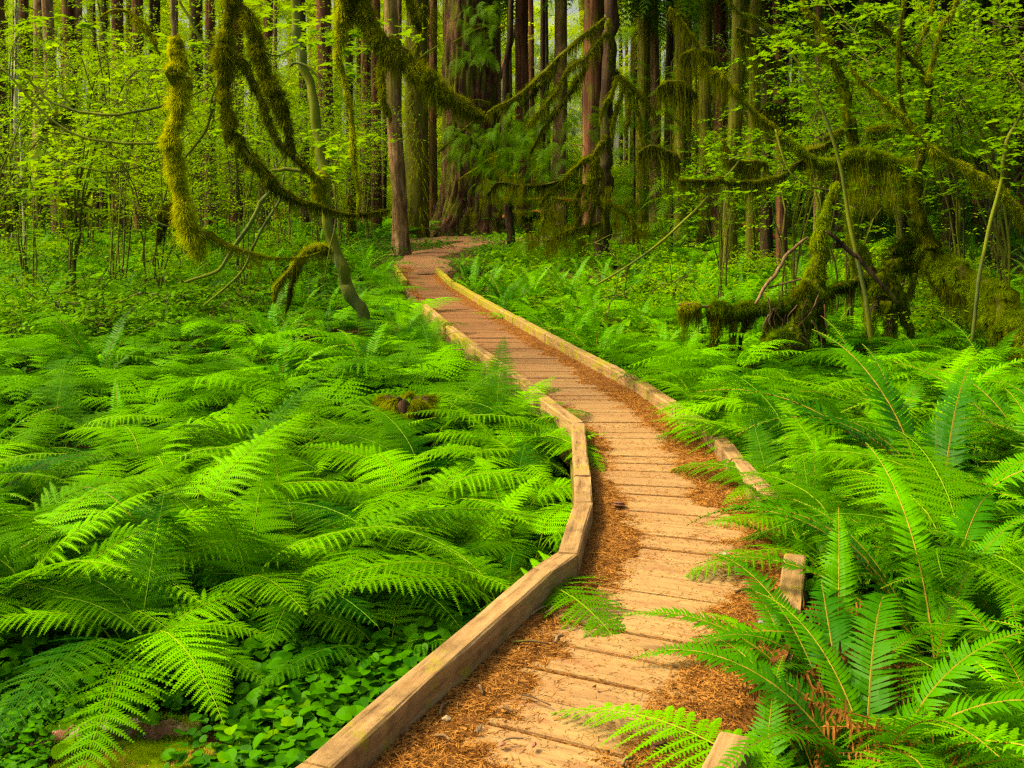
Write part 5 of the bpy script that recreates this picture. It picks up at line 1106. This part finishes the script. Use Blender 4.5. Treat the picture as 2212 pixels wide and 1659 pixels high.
t = thing('dark_root_mass', 'dark mossy stump legs below the arching limb', 'stump')
for q in ([(1846, 440, 14), (1838, 509, 13), (1865, 543, 13), (1892, 592, 15), (1895, 627, 13), (1880, 695, 14), (1880, 755, 12)], [(1930, 560, 14), (1918, 620, 18), (1918, 687, 20), (1926, 800, 24)], [(1925, 600, 12), (1945, 640, 12), (1964, 703, 11), (1984, 790, 9)], [(1979, 590, 8), (1964, 635, 8), (1941, 668, 9), (1930, 700, 9)], [(2000, 560, 8), (2010, 600, 7), (2040, 640, 6), (2080, 652, 3)]):
    limb(t, q, 13.3, 'dark_bark', dens=2400, flen=.03, hang=.2, hdens=400, mossmat='moss_green', n=40, w_=.006, name='root')
g = G(); r = np.random.default_rng(3); strandcloud(g, np.array(area(1835, 1955, 355, 440, 13.6, 40, r, .3)), 1500, .30, r, .006, sp=.10); g.build('hanging_moss', M['moss_dark'], t)
t = thing('moss_hummock', 'rounded green moss cushion behind the leaning trunk', 'moss')
limb(t, [(1905, 560, 10), (1930, 550, 20), (1960, 556, 18), (1980, 570, 8)], 14.2, dens=12000, flen=.05, hang=.1, hdens=800, mossmat='moss_green')
# small stump inside the left fern bed
t = thing('fern_bed_stump', 'hollow rotting stump capped with moss inside the left fern bed', 'stump')
r = np.random.default_rng(12); k = 36; a = np.linspace(0, 6.2832, k, endpoint=False); zs = np.linspace(-.1, .52, 9)
ra = .17 + .02 * np.sin(a * 3) + .015 * np.sin(a * 7 + 1); V = np.stack([np.stack([np.cos(a) * ra * (1.25 - .3 * q / 8) , np.sin(a) * ra * (1.25 - .3 * q / 8), np.full(k, z) + (.03 * np.sin(a * 3) + .02 * np.sin(a * 7) if q == 8 else 0)], -1) for q, z in enumerate(zs)])
Vi = V[::-1] * np.array([.72, .72, 1.]); i = np.arange(17)[:, None] * k; j = np.arange(k)[None]; j2 = (j + 1) % k
g = G().add(np.vstack([V.reshape(-1, 3), Vi.reshape(-1, 3)]), np.stack([i + j, i + j2, i + k + j2, i + k + j], -1).reshape(-1, 4))
t.location = (-.83, 8.35, gzf(-.83, 8.35)); g.build('stump_wall', M['dark_bark'], t, smooth=True)
g = G(); n = 6000; b = r.random(n) * 6.28; rad_ = .10 + .10 * r.random(n); strands(g, np.c_[np.cos(b) * rad_, np.sin(b) * rad_, .50 + .05 * np.sin(b * 5)], np.c_[np.cos(b) * .6, np.sin(b) * .6, np.ones(n) * .6], .04 + .10 * r.random(n), .005, seg=3, r=r, grav=.7)
g.build('moss', M['moss'], t)

# left background mossy stumps and boughs
t = thing('distant_mossy_stump', 'cluster of dark mossy leaning stems at the back left of the fern bed', 'stump')
for q in ([(20, 500, 12), (35, 440, 12), (52, 390, 10), (60, 360, 6)], [(90, 480, 6), (88, 430, 7), (80, 390, 5)], [(150, 490, 10), (140, 440, 12), (132, 380, 10)], [(150, 400, 7), (175, 440, 8), (215, 462, 7), (250, 470, 5)], [(185, 490, 5), (182, 440, 5), (200, 400, 4)], [(0, 470, 8), (12, 430, 8), (30, 400, 5)]):
    limb(t, q, 22, 'dark_bark', dens=700, flen=.05, hang=.25, hdens=350, mossmat='moss_dark', w_=.01, name='root')
t = thing('moss_draped_snag', 'small mossy snag bending left behind the thick hanging limb', 'stump')
limb(t, [(345, 520, 6), (348, 480, 10), (362, 455, 14), (385, 450, 14), (405, 470, 8)], 17, dens=2500, flen=.05, hang=.3, hdens=1500)
t = thing('mossy_bough', 'green moss clump on a bough at far left', 'branch')
limb(t, [(95, 272, 4), (115, 256, 11), (135, 250, 12), (150, 240, 6), (160, 215, 3)], 17, dens=2500, flen=.06, hang=.3, hdens=1500, mossmat='moss_green')
for k, (q, lab) in enumerate((([(1100, 432, 5), (1180, 430, 7), (1290, 436, 7), (1400, 428, 6)], 'long mossy log lying behind the mossy fir'), ([(1085, 470, 8), (1130, 462, 12), (1180, 466, 10), (1210, 474, 7)], 'mossy rotten log right of the big fir roots'), ([(1560, 470, 4), (1640, 500, 6), (1700, 520, 6), (1760, 530, 5)], 'red fallen log on the duff behind the near mossy trunks'))):
    t = thing('fallen_log', lab, 'log'); limb(t, q, (40, 36, 34)[k], 'rot_wood', k < 2, dens=500, flen=.08, hang=.15, hdens=200, mossmat='moss_green', w_=.015, name='log')
t = thing('small_snag', 'short mossy snag standing left of the slim path side fir', 'stump')
limb(t, [(760, 500, 12), (758, 460, 10), (755, 425, 8)], 27, 'rot_wood', dens=1200, flen=.05, hang=.3, hdens=500, w_=.01)

# ---------------------------------------------------------------- lower left corner: log, moss, seedlings
t = thing('lichen_log', 'fallen log with pink brown bark and white lichen at the lower left corner', 'log')
limb(t, [(-160, 1690, 22), (0, 1642, 21), (90, 1610, 26), (180, 1590, 25), (260, 1576, 24), (340, 1574, 21), (430, 1574, 15)], 4.12, 'log_bark', False, n=60, name='log')
r = np.random.default_rng(2); g = G(); n = 5200; a = r.uniform(-.35, 3.5, n); s = r.random(n); k = vnoise(s * 9, a, 1.6, 4) > .05; a, s = a[k], s[k]; n = len(a); pp = w_path([(-160, 1690, 22), (0, 1642, 21), (90, 1610, 26), (180, 1590, 25), (260, 1576, 24), (340, 1574, 21), (430, 1574, 15)], 4.12, 60); q = pp[(s * 59).astype(int)]
strands(g, q[:, :3] + np.c_[r.normal(size=n) * .01, -np.cos(a) * q[:, 3], np.sin(a) * q[:, 3]], np.c_[r.normal(size=n) * .5, -np.cos(a), np.sin(a)], .012 + .018 * r.random(n), .003, seg=2, r=r, grav=.3); g.build('moss', M['moss_green'], t)
t = thing('moss_cushion', 'rusty green moss cushion in front of the lichen log', 'moss')
r = np.random.default_rng(23); g = G(); ux = np.linspace(-1, 1, 40); X, Y = np.meshgrid(ux, ux); bx, by = (330 - CX) * 3.92 / FPX, 3.86
Z = .10 * np.clip(1 - X ** 2 - Y ** 2, 0, 1) ** .6 + .018 * vnoise(X * .3, Y * .3, 22, 1) - .05 * (X ** 2 + Y ** 2 > .95)
Xw, Yw = bx + X * .42, by + Y * .26; Zw = gz(Xw, Yw) + Z + .01; i = (np.arange(39)[:, None] * 40 + np.arange(39)[None]).reshape(-1)
g.add(np.stack([Xw, Yw, Zw], -1), np.stack([i, i + 1, i + 41, i + 40], 1))
n = 15000; a = r.random(n) * 2 - 1; b = r.random(n) * 2 - 1; k = a * a + b * b < .95; a, b = a[k], b[k]; n = len(a)
bz = .10 * (1 - a ** 2 - b ** 2) ** .6 + .018 * vnoise(a * .3, b * .3, 22, 1); B = np.c_[bx + a * .42, by + b * .26, gz(bx + a * .42, by + b * .26) + bz]
k = vnoise(B[:, 0], B[:, 1], 6, 3) > -.1
strands(g, B[k], r.normal(size=(k.sum(), 3)) * .6 + [0, 0, 1], .015 + .02 * r.random(k.sum()), .003, m=0, seg=2, r=r, grav=.2); strands(g, B[~k], r.normal(size=((~k).sum(), 3)) * .8 + [0, 0, .7], .02 + .02 * r.random((~k).sum()), .003, m=1, seg=2, r=r, grav=.2)
g.build('moss', [M['moss_green'], M['needle']], t)
for k, (px, py, s, lab) in enumerate(((160, 1620, 1.0, 'bright seedling in front of the lichen log'), (300, 1560, 1.0, 'tall bright seedling behind the moss cushion'), (220, 1590, .8, 'seedling between the two bright ones on the log'), (590, 1630, .8, 'light green seedling beside the near kerb'), (640, 1560, .7, 'leafy seedling nestled against the near kerb'), (500, 1640, .8, 'small seedling right of the moss cushion'))):
    x, y = gp(px, py + 25, -.36)
    t = thing('seedling', lab, 'plant', (x, y, gzf(x, y)), None, k * 1.3)
    V, F = leaf_poly('heart'); g = G()
    for q in range(6):
        L_ = np.array([[math.cos(q * 2.2) * .03, math.sin(q * 2.2) * .03, .08 + .03 * q]]); g = G(); g.bake(G().add(V, F), mats_from(L_, np.array([[.1 * (q - 2), .1, q * 2.2]]), [(.09 - .006 * q) * s])); g.build('leaf', M['cover2'], t)
    g = G(); tube(g, [(0, 0, 0), (.005, 0, .1), (0, .005, .21)], [.003, .0025, .0015], 5); g.build('stem', M['lady_stem'], t)

# ---------------------------------------------------------------- small things lying on the planks
def on_deck(px, py): Y = (CAM_H - .02) * FPX / (py - HY); return ((px - CX) * Y / FPX, Y)
STK = [((785, 1645), (845, 1570), 7, 'thick broken stick against the near left kerb'), ((1105, 1388), (1185, 1391), 4, 'straight pale stick on the needles left of the planks'), ((1145, 1330), (1185, 1310), 4, 'bent pale twig beside the left kerb'), ((1178, 1326), (1192, 1313), 4, 'short twig right of the bent pale one'),
       ((1200, 1388), (1216, 1374), 5, 'stubby stick at the left edge of the bare planks'), ((950, 1545), (968, 1518), 5, 'short stick in the needles near the left kerb'), ((990, 1460), (1015, 1440), 5, 'short broken stick close to the kerb mid way'), ((1035, 1483), (1042, 1500), 5, 'tiny upright stick in the needles'),
       ((1090, 1530), (1108, 1538), 5, 'dark chip shaped stick on the plank'), ((1345, 1655), (1366, 1640), 6, 'stick stub at the bottom edge of the path'), ((1080, 1605), (1130, 1595), 3, 'thin curved twig on the lowest visible plank'), ((1588, 1280), (1630, 1275), 4, 'dark stick leading to the right kerb'),
       ((1635, 1270), (1670, 1250), 3, 'pale twig leaning on the right kerb'), ((1560, 1245), (1610, 1243), 3, 'thin twig on the right needle drift'), ((940, 1590), (972, 1600), 5, 'stick fragment low on the left needle drift'), ((1130, 1500), (1190, 1523), 2.5, 'dark sliver lying across two planks')]
for k, (a, b, rp, lab) in enumerate(STK):
    (x0, y0), (x1, y1) = on_deck(*a), on_deck(*b); rd = rp * y0 / FPX * .8; zb = .016 + rd; g = G(); rs = np.random.default_rng(k)
    p = smooth_path([(x0, y0, zb), ((x0 + x1) / 2 + rs.normal() * .008, (y0 + y1) / 2, zb + .008), (x1, y1, zb)], 9)
    tube(g, p, np.linspace(rd, rd * .65, 9), 7, .12, r=rs); tag(g.build('fallen_stick', M['dead_wood'], smooth=True), lab, 'stick', 'sticks on the boardwalk')
def lump(name, px, py, rp, mat, lab, cat, flat=.6, group=None, seed=0, cone=False):
    x, y = on_deck(px, py); rs = np.random.default_rng(seed); rd = rp * y / FPX; g = G(); k = 10; rows = []
    for q, ph in enumerate(np.linspace(-1.35, 1.35, 8)):
        a = np.linspace(0, 6.2832, k, endpoint=False) + (q % 2) * .31; rr_ = rd * math.cos(ph) * (1 + (.22 * ((q % 2) * 2 - 1) if cone else .12 * rs.normal(size=k)))
        rows.append(np.c_[np.cos(a) * rr_ * 1.5, np.sin(a) * rr_, np.full(k, math.sin(ph) * rd * flat)])
    V = np.vstack(rows); i = np.arange(7)[:, None] * k; j = np.arange(k)[None]; j2 = (j + 1) % k
    g.add(V, np.stack([i + j, i + j2, i + k + j2, i + k + j], -1).reshape(-1, 4), [list(range(k))[::-1], [7 * k + a for a in range(k)]])
    o = g.build(name, mat, loc=(x, y, .018 + rd * flat * .7)); o.rotation_euler = (0, 0, rs.random() * 6); return tag(o, lab, cat, group)
lump('fir_cone', 1423, 1612, 13, M['cone'], 'dark fir cone lying near the bottom right of the path', 'cone', .8, cone=True)
lump('fir_cone', 1337, 1092, 8, M['cone'], 'small fir cone on the left needle drift by the kerb end', 'cone', .8, cone=True, seed=1)
for k, (px, py, rp, mt, lab) in enumerate([(812, 1632, 9, 'stone', 'grey pebble beside the thick broken stick'), (1142, 1320, 5, 'stone', 'small blue grey pebble touching the left kerb'), (878, 1576, 5, 'stone', 'grey pebble in the lower left needles'), (1152, 1610, 7, 'stone_red', 'red pebble on the lowest visible plank'), (1645, 1345, 6, 'stone', 'dark pebble under the right fern tips'), (1085, 1608, 6, 'stone_red', 'rusty pebble left of the thin curved twig'), (1495, 1338, 5, 'cone', 'dark speck like cone scale on the bare planks')]):
    lump('pebble', px, py, rp, M[mt], lab, 'pebble', .6, seed=k + 5)
for k, (px, py, rp, lab) in enumerate([(1284, 1316, 9, 'pale lichen flake on the bare planks'), (965, 1553, 9, 'pale lichen scrap on the left needle drift'), (1565, 1197, 10, 'pale wood chip on the right needle drift'), (1030, 1578, 7, 'small pale flake left of the lowest plank'), (1480, 935, 6, 'white fleck near the far bend')]):
    x, y = on_deck(px, py); g = G(); rs = np.random.default_rng(k); nn = 9; a = np.linspace(0, 6.2832, nn, endpoint=False); rd = rp * y / FPX * (1 + .4 * rs.normal(size=nn))
    V = np.vstack([[[0, 0, .012]], np.c_[np.cos(a) * rd, np.sin(a) * rd * .6, .006 * rs.normal(size=nn)], np.c_[np.cos(a) * rd * .9, np.sin(a) * rd * .55, np.full(nn, -.006)]])
    F = [[0, 1 + q, 1 + (q + 1) % nn] for q in range(nn)]; Q = [[1 + q, 1 + nn + q, 1 + nn + (q + 1) % nn, 1 + (q + 1) % nn] for q in range(nn)]
    tag(g.add(V, F, Q).build('wood_chip', M['chip'], loc=(x, y, .022)), lab, 'chip')

# ---------------------------------------------------------------- tell look-alikes apart by their place in the row
ORD = 'first second third fourth fifth sixth seventh eighth ninth tenth eleventh twelfth thirteenth fourteenth fifteenth sixteenth seventeenth eighteenth nineteenth twentieth'.split()
byl = {}
for o in list(COL.objects):
    if o.parent is None and o.get('label'): byl.setdefault(o['label'], []).append(o)
for lab, os_ in byl.items():
    if 2 <= len(os_) <= 20 and len(lab.split()) <= 11:
        os_.sort(key=lambda o: o.location.x / max(o.location.y, 1))
        for k, o in enumerate(os_): o['label'] = lab + ', ' + (ORD[k] + ' from the left' if len(os_) > 2 else ('the left one of two' if k == 0 else 'the right one of two'))
